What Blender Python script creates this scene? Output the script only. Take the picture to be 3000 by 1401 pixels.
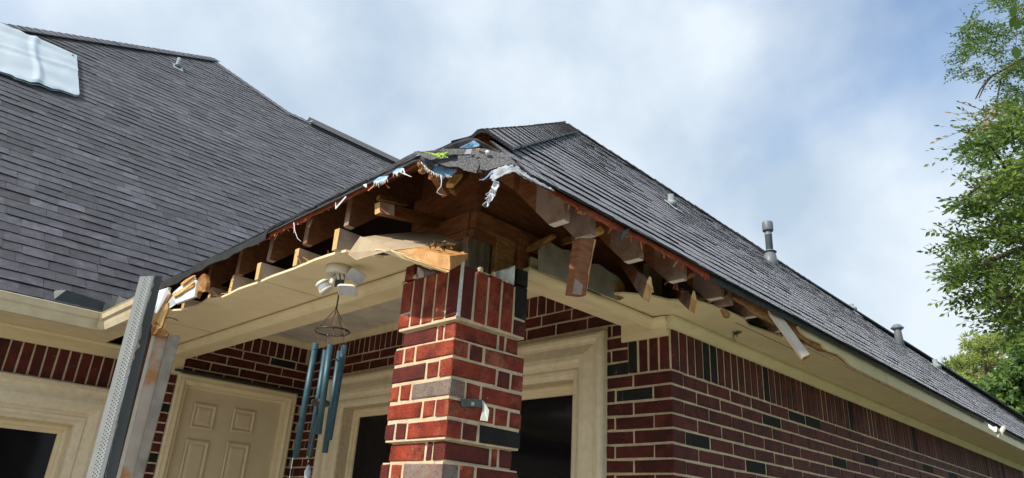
import bpy, bmesh, math, random
from mathutils import Vector, Matrix, noise
random.seed(7)
for o in list(bpy.data.objects): bpy.data.objects.remove(o)
SC = bpy.context.scene
COL = SC.collection

# ------------------------------------------------------------------ camera
FPX = 2059.81                                   # focal length in pixels of the 3000 px wide photograph
CR = Vector((0.70140008, -0.71042896, 0.05769416))
CU = Vector((-0.30770241, -0.22878868, 0.92356644))
CF = Vector((0.64292858, 0.6655422, 0.3790731))
EYE = Vector((0, 0, 1.55))
cd = bpy.data.cameras.new('camera'); cam = bpy.data.objects.new('camera', cd); COL.objects.link(cam)
cd.sensor_width = 36; cd.lens = FPX / 3000 * 36; cd.clip_start = .05; cd.clip_end = 2000
cam.matrix_world = Matrix(((CR.x, CU.x, -CF.x, EYE.x), (CR.y, CU.y, -CF.y, EYE.y), (CR.z, CU.z, -CF.z, EYE.z), (0, 0, 0, 1)))
SC.camera = cam
SC.render.resolution_x = 1024; SC.render.resolution_y = 478

# ------------------------------------------------------------------ sky, sun, exposure
SUN = Vector((-0.74, 0.07, 0.67)).normalized()
W = bpy.data.worlds.new('World'); SC.world = W; W.use_nodes = True
nt = W.node_tree; N = nt.nodes; L = nt.links
for n in list(N): N.remove(n)
out = N.new('ShaderNodeOutputWorld'); bg = N.new('ShaderNodeBackground'); bg.inputs['Strength'].default_value = .1
sky = N.new('ShaderNodeTexSky'); sky.sky_type = 'NISHITA'; sky.sun_disc = False
sky.sun_elevation = math.asin(SUN.z); sky.sun_rotation = math.atan2(SUN.x, SUN.y)
sky.air_density = 1.0; sky.dust_density = .6
tc = N.new('ShaderNodeTexCoord')
mp = N.new('ShaderNodeMapping'); mp.inputs['Location'].default_value = (2.69, -.16, -3.34); mp.inputs['Scale'].default_value = (1.0, 1.0, 1.5)
L.new(tc.outputs['Generated'], mp.inputs['Vector'])
n1 = N.new('ShaderNodeTexNoise'); n1.inputs['Scale'].default_value = 1.35; n1.inputs['Detail'].default_value = 7; n1.inputs['Roughness'].default_value = .46; n1.inputs['Distortion'].default_value = .25
L.new(mp.outputs['Vector'], n1.inputs['Vector'])
r1 = N.new('ShaderNodeValToRGB'); r1.color_ramp.elements[0].position = .32; r1.color_ramp.elements[1].position = .47
r1.color_ramp.elements[0].color = (.08, .08, .08, 1)
L.new(n1.outputs['Fac'], r1.inputs['Fac'])
mp2 = N.new('ShaderNodeMapping'); mp2.inputs['Location'].default_value = (-2.1, 2.39, -4.01); L.new(tc.outputs['Generated'], mp2.inputs['Vector'])
n2 = N.new('ShaderNodeTexNoise'); n2.inputs['Scale'].default_value = 3.2; n2.inputs['Detail'].default_value = 8; n2.inputs['Roughness'].default_value = .52
L.new(mp2.outputs['Vector'], n2.inputs['Vector'])
r2 = N.new('ShaderNodeValToRGB'); r2.color_ramp.elements[0].position = .36; r2.color_ramp.elements[1].position = .63
r2.color_ramp.elements[0].color = (4.5, 5.6, 6.9, 1); r2.color_ramp.elements[1].color = (7.2, 8.0, 8.8, 1)
L.new(n2.outputs['Fac'], r2.inputs['Fac'])
mx = N.new('ShaderNodeMix'); mx.data_type = 'RGBA'
skm = N.new('ShaderNodeMix'); skm.data_type = 'RGBA'; skm.blend_type = 'MULTIPLY'; skm.inputs[0].default_value = 1; skm.inputs[7].default_value = (1.6, 1.85, 1.95, 1)
L.new(sky.outputs['Color'], skm.inputs[6])
L.new(r1.outputs['Color'], mx.inputs[0]); L.new(skm.outputs[2], mx.inputs[6]); L.new(r2.outputs['Color'], mx.inputs[7])
L.new(mx.outputs[2], bg.inputs['Color']); L.new(bg.outputs['Background'], out.inputs['Surface'])
sl = bpy.data.lights.new('sun', 'SUN'); sl.energy = 5.0; sl.angle = math.radians(1.2); sl.color = (1, .93, .82)
so = bpy.data.objects.new('sun', sl); COL.objects.link(so); so.location = (-8, 0, 12); so.rotation_euler = SUN.to_track_quat('Z', 'Y').to_euler()
SC.view_settings.view_transform = 'Standard'; SC.view_settings.look = 'None'; SC.view_settings.gamma = 1
SC.view_settings.exposure = 0.22

# ------------------------------------------------------------------ helpers: sight lines meet real planes
def ray(px, py): return (CR * ((px - 1500) / FPX) - CU * ((py - 700.5) / FPX) + CF).normalized()
def oX(p, X): r = ray(*p); return EYE + r * (X / r.x)
def oY(p, Y): r = ray(*p); return EYE + r * (Y / r.y)
def oZ(p, Z): r = ray(*p); return EYE + r * ((Z - EYE.z) / r.z)
def oP(p, P0, n): r = ray(*p); n = Vector(n); return EYE + r * ((Vector(P0) - EYE).dot(n) / r.dot(n))
def oD(p, D): r = ray(*p); return EYE + r * (D / math.hypot(r.x, r.y))
def cr(x0, y0, w, Wd): return lambda x, y: (x0 + x * w / Wd, y0 + y * w / Wd)
def topx(P):
    v = Vector(P) - EYE; d = v.dot(CF)
    if d < .05: return None
    return 1500 + FPX * v.dot(CR) / d, 700.5 - FPX * v.dot(CU) / d

# ------------------------------------------------------------------ materials
def mat(name, col, rough=.7, spec=.4, metal=0, col2=None, nscale=20, bump=0, bscale=120, lo=.35, hi=.65, col3=None, n3scale=4, lo3=.55, hi3=.75, stretch=None, tone=False, trans=0, pits=None):
    m = bpy.data.materials.new(name); m.use_nodes = True
    t = m.node_tree; b = t.nodes['Principled BSDF']; nn = t.nodes.new; lk = t.links.new
    b.inputs['Roughness'].default_value = rough; b.inputs['Specular IOR Level'].default_value = spec; b.inputs['Metallic'].default_value = metal
    b.inputs['Base Color'].default_value = (*col, 1)
    co = nn('ShaderNodeTexCoord').outputs['Object']
    geo = nn('ShaderNodeNewGeometry')
    co = geo.outputs['Position']
    if stretch:
        mpn = nn('ShaderNodeMapping'); mpn.inputs['Scale'].default_value = stretch; lk(co, mpn.inputs['Vector']); co2 = mpn.outputs['Vector']
    else: co2 = co
    cur = None
    def mix(fac, a, bb, blend='MIX'):
        x = nn('ShaderNodeMix'); x.data_type = 'RGBA'; x.blend_type = blend
        for s, v in ((0, fac), (6, a), (7, bb)):
            if hasattr(v, 'is_output'): lk(v, x.inputs[s])
            elif isinstance(v, (int, float)): x.inputs[s].default_value = v
            else: x.inputs[s].default_value = (*v, 1)
        return x.outputs[2]
    def nz(scale, lo, hi, vec, det=5, ro=.6):
        a = nn('ShaderNodeTexNoise'); a.inputs['Scale'].default_value = scale; a.inputs['Detail'].default_value = det; a.inputs['Roughness'].default_value = ro; lk(vec, a.inputs['Vector'])
        r = nn('ShaderNodeMapRange'); r.inputs[1].default_value = lo; r.inputs[2].default_value = hi; lk(a.outputs['Fac'], r.inputs[0]); return r.outputs[0]
    cur = col
    if col2: cur = mix(nz(nscale, lo, hi, co2), col, col2)
    if col3: cur = mix(nz(n3scale, lo3, hi3, co), cur, col3)
    if pits: cur = mix(nz(150, .62, .69, co, 2, .5), cur, pits); cur = mix(nz(48, .70, .76, co, 3, .6), cur, (.34, .25, .18))
    if tone:
        at = nn('ShaderNodeAttribute'); at.attribute_name = 'tone'; cur = mix(1.0, cur, at.outputs['Color'], 'MULTIPLY')
    if hasattr(cur, 'is_output'): lk(cur, b.inputs['Base Color'])
    if bump:
        bn = nn('ShaderNodeTexNoise'); bn.inputs['Scale'].default_value = bscale; bn.inputs['Detail'].default_value = 4; lk(co2 if stretch else co, bn.inputs['Vector'])
        bb = nn('ShaderNodeBump'); bb.inputs['Strength'].default_value = bump; bb.inputs['Distance'].default_value = .004; lk(bn.outputs['Fac'], bb.inputs['Height']); lk(bb.outputs['Normal'], b.inputs['Normal'])
    if trans: b.inputs['Transmission Weight'].default_value = trans
    return m
M = {}
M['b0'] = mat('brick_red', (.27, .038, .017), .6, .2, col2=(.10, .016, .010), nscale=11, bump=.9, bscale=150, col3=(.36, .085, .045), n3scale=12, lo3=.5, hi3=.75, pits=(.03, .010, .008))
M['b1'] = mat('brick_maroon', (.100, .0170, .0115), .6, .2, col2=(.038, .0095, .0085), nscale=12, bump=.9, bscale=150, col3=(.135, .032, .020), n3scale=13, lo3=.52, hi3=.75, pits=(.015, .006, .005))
M['b2'] = mat('brick_umber', (.29, .052, .021), .62, .2, col2=(.11, .018, .012), nscale=10, bump=.9, bscale=150, col3=(.38, .13, .07), n3scale=14, lo3=.52, hi3=.78, pits=(.03, .010, .008))
M['b3'] = mat('brick_charcoal', (.013, .0155, .0145), .75, .12, col2=(.024, .021, .019), nscale=20, bump=.8, bscale=150, col3=(.20, .195, .18), n3scale=11, lo3=.66, hi3=.85)
M['b5'] = mat('brick_oxblood', (.125, .021, .014), .6, .2, col2=(.07, .0135, .0105), nscale=17, bump=.9, bscale=150, col3=(.06, .017, .015), n3scale=8, lo3=.5, hi3=.75, pits=(.018, .007, .006))
M['b4'] = mat('brick_grey', (.22, .165, .135), .65, .3, col2=(.14, .10, .085), nscale=24, bump=.9, bscale=150, col3=(.26, .10, .06), n3scale=12, lo3=.55, hi3=.72, pits=(.03, .018, .015))
M['mortar'] = mat('mortar', (.62, .49, .33), .9, .2, col2=(.47, .365, .24), nscale=35, bump=.9, bscale=140)
M['mortar_white'] = mat('mortar_white', (.72, .70, .66), .9, .2, col2=(.55, .52, .48), nscale=45, bump=1, bscale=130)
M['cream'] = mat('cream_paint', (.75, .615, .395), .5, .4, col2=(.70, .56, .345), nscale=9, bump=.08, bscale=60, col3=(.50, .385, .235), n3scale=3.6, lo3=.54, hi3=.85, stretch=(1, 1, 5))
M['creamg'] = mat('cream_paint_mildewed', (.70, .585, .365), .55, .4, col2=(.60, .53, .325), nscale=7, bump=.08, bscale=60, col3=(.38, .30, .17), n3scale=6, lo3=.62, hi3=.9)
M['stucco'] = mat('stucco_trim', (.76, .64, .455), .85, .25, col2=(.68, .56, .39), nscale=25, bump=1.0, bscale=90, col3=(.36, .28, .19), n3scale=5, lo3=.62, hi3=.9)
M['stain'] = mat('stained_paint', (.46, .35, .21), .7, .3, col2=(.24, .16, .085), nscale=22)
M['ceil'] = mat('porch_ceiling', (.68, .60, .50), .6, .3, col2=(.50, .44, .36), nscale=5)
M['shingle'] = mat('asphalt_shingle', (.064, .062, .079), .5, .35, col2=(.029, .028, .039), nscale=110, bump=1.0, bscale=300, lo=.38, hi=.62, col3=(.125, .118, .135), n3scale=16, lo3=.48, hi3=.78, tone=True)
_b = M['shingle'].node_tree.nodes['Principled BSDF']; _b.inputs['Sheen Weight'].default_value = .46; _b.inputs['Sheen Roughness'].default_value = .22; _b.inputs['Sheen Tint'].default_value = (.85, .88, 1, 1)
M['granule'] = mat('torn_shingle_mat', (.17, .17, .175), .9, .3, col2=(.055, .055, .06), nscale=230, bump=1.0, bscale=260, lo=.42, hi=.58, tone=False)
M['felt'] = mat('roofing_felt_black', (.022, .022, .026), .7, .4, col2=(.04, .04, .045), nscale=40, bump=.5, bscale=90)
M['blue'] = mat('blue_underlayment', (.15, .33, .58), .6, .3, col2=(.24, .42, .64), nscale=60, bump=.3, bscale=200)
M['fibre'] = mat('white_fibre', (.72, .74, .78), .8, .2, col2=(.5, .53, .58), nscale=120, bump=.6, bscale=240)
M['feltw'] = mat('grey_felt_back', (.44, .455, .50), .85, .3, col2=(.27, .285, .32), nscale=40, bump=.6, bscale=160)
M['woodf'] = mat('fresh_split_wood', (.58, .315, .115), .6, .3, col2=(.42, .19, .06), nscale=14, bump=.5, bscale=90, stretch=(4, 4, 1.2), col3=(.30, .13, .05), n3scale=10, lo3=.6, hi3=.85)
M['woody'] = mat('yellow_pine', (.66, .44, .19), .6, .3, col2=(.52, .30, .10), nscale=16, bump=.4, bscale=90, stretch=(3, 3, 1.5))
M['woodb'] = mat('aged_brown_lumber', (.26, .095, .035), .7, .3, col2=(.14, .05, .02), nscale=9, bump=.4, bscale=60, stretch=(1.5, 1.5, 7), col3=(.06, .026, .015), n3scale=6, lo3=.58, hi3=.8)
M['woodd'] = mat('dark_lumber', (.18, .07, .03), .75, .3, col2=(.10, .04, .02), nscale=12, bump=.4, bscale=60, stretch=(2, 2, 5))
M['woodg'] = mat('grey_oversprayed_lumber', (.29, .205, .17), .7, .3, col2=(.20, .10, .06), nscale=9, bump=.4, bscale=70, lo=.42, hi=.62)
M['woodl'] = mat('primed_lookout_side', (.42, .35, .315), .7, .3, col2=(.30, .20, .15), nscale=8, bump=.4, bscale=70, lo=.45, hi=.68)
M['ply'] = mat('weathered_plywood', (.20, .155, .105), .8, .2, col2=(.115, .085, .055), nscale=10, bump=.3, bscale=50, stretch=(5, 5, .8), col3=(.05, .04, .03), n3scale=16, lo3=.68, hi3=.76)
M['hardie'] = mat('fibre_cement_back', (.25, .225, .185), .85, .2, col2=(.18, .155, .125), nscale=16, bump=.4, bscale=80)
M['rust'] = mat('red_stained_edge', (.38, .075, .032), .75, .25, col2=(.22, .045, .022), nscale=40, bump=.7, bscale=120, col3=(.10, .035, .02), n3scale=22, lo3=.6, hi3=.75)
M['torn'] = mat('torn_wood_face', (.36, .185, .065), .75, .25, col2=(.20, .085, .03), nscale=24, bump=1, bscale=80, stretch=(1, 1, 3), col3=(.11, .05, .022), n3scale=9, lo3=.55, hi3=.75)
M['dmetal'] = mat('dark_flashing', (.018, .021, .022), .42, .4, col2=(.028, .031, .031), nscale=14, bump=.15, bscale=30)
M['guard'] = mat('splash_guard_metal', (.045, .053, .053), .45, .4, col2=(.032, .038, .038), nscale=8)
M['wmetal'] = mat('white_metal', (.70, .74, .76), .35, .5, col2=(.62, .66, .68), nscale=10)
M['gutter'] = mat('gutter_cream', (.62, .55, .40), .4, .5, col2=(.52, .43, .28), nscale=7, col3=(.35, .25, .14), n3scale=5, lo3=.62, hi3=.85)
M['galv'] = mat('galvanised_metal', (.42, .46, .49), .4, .5, .3, col2=(.33, .37, .40), nscale=18)
M['pipe'] = mat('painted_vent_pipe', (.15, .17, .19), .5, .5, col2=(.12, .135, .15), nscale=16)
M['pvc'] = mat('lead_boot_grey', (.24, .28, .29), .5, .4, col2=(.19, .22, .23), nscale=25)
M['door'] = mat('door_paint', (.64, .515, .345), .45, .4, col2=(.59, .47, .305), nscale=6)
M['glass'] = mat('window_glass', (.006, .006, .008), .08, .16)
M['dark'] = mat('dark_interior', (.03, .018, .014), .8, .2, col2=(.016, .011, .01), nscale=3, stretch=(8, 8, .3))
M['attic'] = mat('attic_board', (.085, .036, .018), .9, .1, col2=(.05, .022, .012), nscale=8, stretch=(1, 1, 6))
M['plastic'] = mat('aged_white_plastic', (.66, .63, .56), .45, .4, col2=(.60, .55, .46), nscale=14)
M['lens'] = mat('sensor_lens', (.50, .51, .52), .3, .5, col2=(.40, .40, .41), nscale=20)
M['socket'] = mat('dark_socket', (.07, .06, .055), .5, .4)
M['chime'] = mat('teal_chime_tube', (.027, .068, .090), .48, .4, .2, col2=(.040, .095, .122), nscale=30, bump=.1, bscale=80, col3=(.12, .17, .18), n3scale=40, lo3=.7, hi3=.8)
M['wire'] = mat('black_ring', (.02, .02, .02), .4, .5)
M['cord'] = mat('brown_cord', (.16, .10, .07), .8, .2)
M['clapper'] = mat('dark_wood_clapper', (.045, .038, .032), .6, .3, col2=(.10, .07, .05), nscale=20)
M['lizg'] = mat('green_lizard_skin', (.23, .42, .035), .5, .4, col2=(.34, .50, .06), nscale=160, bump=.4, bscale=500)
M['lizd'] = mat('dark_lizard_skin', (.045, .075, .035), .55, .4, col2=(.07, .11, .05), nscale=200, bump=.4, bscale=500)
M['belly'] = mat('pale_lizard_foot', (.55, .56, .50), .6, .3)
M['bark'] = mat('bark', (.12, .09, .07), .9, .2, col2=(.07, .05, .04), nscale=25, bump=1, bscale=50, stretch=(3, 3, 1))
M['pbark'] = mat('pine_bark', (.30, .19, .13), .9, .2, col2=(.16, .10, .075), nscale=12, bump=1, bscale=20)
M['strap'] = mat('bent_strap_metal', (.085, .10, .09), .45, .5, .2, col2=(.05, .06, .055), nscale=40)
M['strapw'] = mat('strap_back_painted', (.58, .60, .52), .5, .4)
M['grass'] = mat('lawn', (.055, .095, .03), .9, .2, col2=(.08, .11, .04), nscale=3, bump=1, bscale=30)
M['gravel'] = mat('gravel_bed', (.40, .35, .28), .95, .2, col2=(.28, .24, .19), nscale=40, bump=1, bscale=60)
M['conc'] = mat('concrete', (.50, .475, .43), .9, .2, col2=(.43, .405, .365), nscale=4, bump=.3, bscale=40)
def leaf(name, c, c2, tr=.35):
    m = bpy.data.materials.new(name); m.use_nodes = True; t = m.node_tree; b = t.nodes['Principled BSDF']; nn = t.nodes.new; lk = t.links.new
    at = nn('ShaderNodeAttribute'); at.attribute_name = 'tone'
    x = nn('ShaderNodeMix'); x.data_type = 'RGBA'; x.inputs[6].default_value = (*c, 1); x.inputs[7].default_value = (*c2, 1); lk(at.outputs['Fac'], x.inputs[0])
    lk(x.outputs[2], b.inputs['Base Color']); b.inputs['Roughness'].default_value = .5; b.inputs['Specular IOR Level'].default_value = .35
    tr_ = nn('ShaderNodeBsdfTranslucent'); lk(x.outputs[2], tr_.inputs['Color'])
    ms = nn('ShaderNodeMixShader'); ms.inputs[0].default_value = tr; lk(b.outputs[0], ms.inputs[1]); lk(tr_.outputs[0], ms.inputs[2])
    lk(ms.outputs[0], t.nodes['Material Output'].inputs['Surface']); return m
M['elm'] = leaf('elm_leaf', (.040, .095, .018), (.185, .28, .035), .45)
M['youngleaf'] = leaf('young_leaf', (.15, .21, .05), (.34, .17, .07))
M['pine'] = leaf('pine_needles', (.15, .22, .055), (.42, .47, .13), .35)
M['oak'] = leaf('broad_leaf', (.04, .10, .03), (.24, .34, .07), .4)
# perforated aluminium
def perforated():
    m = mat('perforated_soffit_metal', (.80, .78, .73), .5, .3, col2=(.70, .67, .62), nscale=9)
    t = m.node_tree; b = t.nodes['Principled BSDF']; nn = t.nodes.new; lk = t.links.new
    uv = nn('ShaderNodeTexCoord').outputs['UV']; mpn = nn('ShaderNodeMapping'); mpn.inputs['Rotation'].default_value = (0, 0, math.radians(45)); mpn.inputs['Scale'].default_value = (84, 84, 1); lk(uv, mpn.inputs['Vector'])
    fr = nn('ShaderNodeVectorMath'); fr.operation = 'FRACTION'; lk(mpn.outputs[0], fr.inputs[0])
    ds = nn('ShaderNodeVectorMath'); ds.operation = 'DISTANCE'; lk(fr.outputs[0], ds.inputs[0]); ds.inputs[1].default_value = (.5, .5, 0)
    lt = nn('ShaderNodeMath'); lt.operation = 'LESS_THAN'; lk(ds.outputs['Value'], lt.inputs[0]); lt.inputs[1].default_value = .25
    sp = nn('ShaderNodeSeparateXYZ'); lk(uv, sp.inputs[0])
    def cmp(op, v): q = nn('ShaderNodeMath'); q.operation = op; lk(sp.outputs['X'], q.inputs[0]); q.inputs[1].default_value = v; return q.outputs[0]
    a = cmp('GREATER_THAN', .020); c = cmp('LESS_THAN', .052)
    m1 = nn('ShaderNodeMath'); m1.operation = 'MULTIPLY'; lk(a, m1.inputs[0]); lk(c, m1.inputs[1])
    m2 = nn('ShaderNodeMath'); m2.operation = 'MULTIPLY'; lk(m1.outputs[0], m2.inputs[0]); lk(lt.outputs[0], m2.inputs[1])
    src = b.inputs['Base Color'].links[0].from_socket
    x = nn('ShaderNodeMix'); x.data_type = 'RGBA'; lk(m2.outputs[0], x.inputs[0]); lk(src, x.inputs[6]); x.inputs[7].default_value = (.09, .085, .08, 1); lk(x.outputs[2], b.inputs['Base Color'])
    return m
M['perf'] = perforated()

# ------------------------------------------------------------------ mesh helpers
def link(o, parent=None):
    COL.objects.link(o)
    if parent is not None: o.parent = parent; o.matrix_parent_inverse = parent.matrix_world.inverted()
    return o
def mk(name, vs, fs, m, parent=None, smooth=False, kind=None, tones=None, mats=None):
    me = bpy.data.meshes.new(name); me.from_pydata([tuple(v) for v in vs], [], fs)
    if mats:
        for q in m: me.materials.append(M[q])
        me.polygons.foreach_set('material_index', mats)
    else: me.materials.append(M[m])
    if smooth: me.polygons.foreach_set('use_smooth', [True] * len(me.polygons))
    if tones is not None:
        ca = me.color_attributes.new('tone', 'FLOAT_COLOR', 'CORNER'); buf = []
        for p, t in zip(me.polygons, tones): buf += [t, t, t, 1] * p.loop_total
        ca.data.foreach_set('color', buf)
    me.update()
    o = bpy.data.objects.new(name, me); link(o, parent)
    if kind: o['kind'] = kind
    return o
def empty(name, loc, label, cat, group=None):
    o = bpy.data.objects.new(name, None); COL.objects.link(o); o.location = loc; o.empty_display_size = .1
    bpy.context.view_layer.update()
    return tag(o, label, cat, group)
def tag(o, label, cat, group=None):
    o['label'] = label; o['category'] = cat
    if group: o['group'] = group
    return o
BF = [(0, 1, 2, 3), (7, 6, 5, 4), (0, 4, 5, 1), (1, 5, 6, 2), (2, 6, 7, 3), (3, 7, 4, 0)]
class MB:
    def __init__(s): s.v = []; s.f = []; s.mi = []; s.t = []
    def add(s, vs, fs, mi=0, tone=1):
        n = len(s.v); s.v += [Vector(v) for v in vs]; s.f += [tuple(i + n for i in f) for f in fs]; s.mi += [mi] * len(fs); s.t += [tone] * len(fs); return s
    def hexa(s, a, b, mi=0): return s.add(list(a) + list(b), BF, mi)
    def box(s, x0, x1, y0, y1, z0, z1, mi=0): return s.hexa([(x0, y0, z0), (x0, y1, z0), (x1, y1, z0), (x1, y0, z0)], [(x0, y0, z1), (x0, y1, z1), (x1, y1, z1), (x1, y0, z1)], mi)
    def prism(s, poly, off, mi=0):
        n = len(poly); off = Vector(off); poly = [Vector(p) for p in poly]
        return s.add(poly + [p + off for p in poly], [tuple(range(n))[::-1], tuple(range(n, 2 * n))] + [(i, (i + 1) % n, (i + 1) % n + n, i + n) for i in range(n)], mi)
    def board(s, p0, p1, w, t, mi=0):
        p0 = Vector(p0); p1 = Vector(p1); w = Vector(w); t = Vector(t)
        return s.hexa([p0, p0 + w, p0 + w + t, p0 + t], [p1, p1 + w, p1 + w + t, p1 + t], mi)
    def tube(s, pts, rad, seg=10, mi=0, cap=True):
        pts = [Vector(p) for p in pts]; rad = rad if isinstance(rad, (list, tuple)) else [rad] * len(pts)
        b = len(s.v); ref = Vector((.31, .17, .93)); fs = []
        for i, p in enumerate(pts):
            d = (pts[min(i + 1, len(pts) - 1)] - pts[max(i - 1, 0)])
            d = d.normalized() if d.length > 1e-9 else Vector((0, 0, 1))
            if i == 0:
                u = d.cross(ref if abs(d.dot(ref)) < .95 else Vector((1, 0, 0))).normalized()
            else:
                u = (u - d * u.dot(d)); u = u.normalized() if u.length > 1e-6 else d.orthogonal().normalized()
            w = d.cross(u)
            for k in range(seg):
                a = 2 * math.pi * k / seg; s.v.append(p + (u * math.cos(a) + w * math.sin(a)) * rad[i])
        for i in range(len(pts) - 1):
            for k in range(seg): fs.append((b + i * seg + k, b + i * seg + (k + 1) % seg, b + (i + 1) * seg + (k + 1) % seg, b + (i + 1) * seg + k))
        if cap:
            fs.append(tuple(b + k for k in range(seg))[::-1]); fs.append(tuple(b + (len(pts) - 1) * seg + k for k in range(seg)))
        s.f += fs; s.mi += [mi] * len(fs); s.t += [1] * len(fs); return s
    def build(s, name, m, parent=None, smooth=False, kind=None, tones=False):
        if isinstance(m, (list, tuple)): return mk(name, s.v, s.f, m, parent, smooth, kind, s.t if tones else None, s.mi)
        return mk(name, s.v, s.f, m, parent, smooth, kind, s.t if tones else None)
def bevel(o, w=.003, seg=2):
    bm = bmesh.new(); bm.from_mesh(o.data); bmesh.ops.remove_doubles(bm, verts=bm.verts, dist=1e-6)
    bmesh.ops.bevel(bm, geom=list(bm.edges), offset=w, segments=seg, affect='EDGES', clamp_overlap=True)
    bm.to_mesh(o.data); bm.free(); return o
def roughen(o, cut=3, amp=.004, sc=30, zlock=False):
    "subdivide and shake the surface so torn edges are uneven"
    bm = bmesh.new(); bm.from_mesh(o.data)
    bmesh.ops.subdivide_edges(bm, edges=list(bm.edges), cuts=cut, use_grid_fill=True)
    for v in bm.verts: v.co += noise.noise_vector(v.co * sc) * amp
    bm.to_mesh(o.data); bm.free(); return o
def lerp(poly, t):
    "point at arc fraction t on a polyline"
    ds = [(poly[i + 1] - poly[i]).length for i in range(len(poly) - 1)]; T = sum(ds) * t; i = 0
    while i < len(ds) - 1 and T > ds[i]: T -= ds[i]; i += 1
    return poly[i].lerp(poly[i + 1], min(1, T / max(ds[i], 1e-9)))
def drape(name, top, bot, nu, nv, m, parent, amp=.01, sc=12, thick=.004, sag=0, nrm=None, kind=None, edge=0):
    "cloth-like sheet between two polylines"
    top = [Vector(p) for p in top]; bot = [Vector(p) for p in bot]; vs = []; nrm = nrm or (EYE - top[0]).normalized()
    for j in range(nv + 1):
        for i in range(nu + 1):
            t = i / nu; k = j / nv; p = lerp(top, t).lerp(lerp(bot, t), k)
            h = noise.noise(p * sc) * amp + noise.noise(p * sc * 3.1) * amp * .4 + sag * math.sin(math.pi * k)
            if edge and j in (0, nv): p = p + (bot[0] - top[0]).normalized() * (random.random() - .5) * edge
            vs.append(p + nrm * h)
    n = len(vs); vs += [v - nrm * thick for v in vs]; fs = []
    q = lambda i, j: j * (nu + 1) + i
    for j in range(nv):
        for i in range(nu):
            a = (q(i, j), q(i + 1, j), q(i + 1, j + 1), q(i, j + 1)); fs.append(a); fs.append(tuple(x + n for x in a[::-1]))
    for i in range(nu):
        fs.append((q(i, 0), q(i, 0) + n, q(i + 1, 0) + n, q(i + 1, 0))); fs.append((q(i, nv), q(i + 1, nv), q(i + 1, nv) + n, q(i, nv) + n))
    for j in range(nv):
        fs.append((q(0, j), q(0, j + 1), q(0, j + 1) + n, q(0, j) + n)); fs.append((q(nu, j), q(nu, j) + n, q(nu, j + 1) + n, q(nu, j + 1)))
    return mk(name, vs, fs, m, parent, True, kind)
def pxarea(vs):
    ps = [topx(v) for v in vs]
    if any(p is None for p in ps): return 0
    x0 = max(0, min(p[0] for p in ps)); x1 = min(3000, max(p[0] for p in ps)); y0 = max(0, min(p[1] for p in ps)); y1 = min(1401, max(p[1] for p in ps))
    return max(0, x1 - x0) * max(0, y1 - y0)
# ------------------------------------------------------------------ ground (below the frame, it bounces light up)
g = mk('ground', [(-150, -150, 0), (150, -150, 0), (150, 150, 0), (-150, 150, 0)], [(0, 1, 2, 3)], 'grass'); g['kind'] = 'structure'
b = MB().box(-7, 1.9, -1.5, 5.25, -.2, .02); d = b.build('driveway', 'conc'); d['kind'] = 'structure'
b = MB().box(1.9, 2.87, 1.5, 5.25, -.2, .024); d = b.build('porch_floor', 'conc'); d['kind'] = 'structure'

b = MB().box(1.9, 11, -.9, 1.5, -.2, .016); d = b.build('gravel_bed', 'gravel'); d['kind'] = 'structure'
# ------------------------------------------------------------------ the house: one thing, its parts below it
HOUSE = empty('brick_house', (4.5, 4, 0), 'dark red brick house with grey shingle roof and storm-torn porch corner', 'house')
XC, YR, XB, YD = 1.52, 1.83, 2.875, 5.30
RX = Matrix.Rotation(-math.pi / 2, 4, 'Z')
BRICKS = []; BC = {}
def brick_mesh(w, h, d, m, var):
    k = (round(w, 3), round(h, 3), round(d, 3), m, var)
    if k in BC: return BC[k]
    rnd = random.Random(hash(k) & 0xffff); c = .0038; vs = []
    for yy, ins in ((0, c), (c, 0), (d, 0)):
        for sx, sz in ((-1, -1), (1, -1), (1, 1), (-1, 1)):
            j = .0024 if yy < d else 0
            vs.append((sx * (w / 2 - ins) + rnd.uniform(-j, j), yy + rnd.uniform(0, .0007), sz * (h / 2 - ins) + rnd.uniform(-j, j)))
    fs = [(0, 1, 2, 3)] + [(i + 4, (i + 1) % 4 + 4, (i + 1) % 4, i) for i in range(4)] + [(i + 8, (i + 1) % 4 + 8, (i + 1) % 4 + 4, i + 4) for i in range(4)] + [(11, 10, 9, 8)]
    me = bpy.data.meshes.new('brick'); me.from_pydata(vs, [], fs); me.materials.append(M[m]); BC[k] = me; return me
def pick(wts): 
    r = random.random() * sum(w for _, w in wts)
    for k, w in wts:
        r -= w
        if r <= 0: return k
    return wts[0][0]
WALLMIX = [('b1', .66), ('b5', .27), ('b3', .06)]  # darker mix, the walls' shade painted into the brick colour
COLMIX = [('b0', .48), ('b2', .28), ('b5', .24)]  # same brick as the walls; redder mix paints the sunlit column
def brick(par, face, u0, u1, z0, z1, plane, d=.045, m=None, mixw=WALLMIX, tilt=True):
    if u1 - u0 < .008 or z1 - z0 < .008: return
    m = m or pick(mixw); me = brick_mesh(u1 - u0, z1 - z0, d, m, random.randrange(4))
    off = random.uniform(-.0015, .002) if tilt else 0
    loc = ((u0 + u1) / 2, plane + off, (z0 + z1) / 2) if face == 'Y' else (plane + off, (u0 + u1) / 2, (z0 + z1) / 2)
    mt = Matrix.Translation(loc) @ (RX if face == 'X' else Matrix.Identity(4)) @ Matrix.Rotation(random.uniform(-.004, .004), 4, 'Y')
    BRICKS.append((par, mt, me, (u1 - u0) * (z1 - z0)))
J = .0108; PT = .0677; BL = .228
def course_z(n): return 2.29 + n * PT + J / 2, 2.29 + (n + 1) * PT - J / 2
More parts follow.
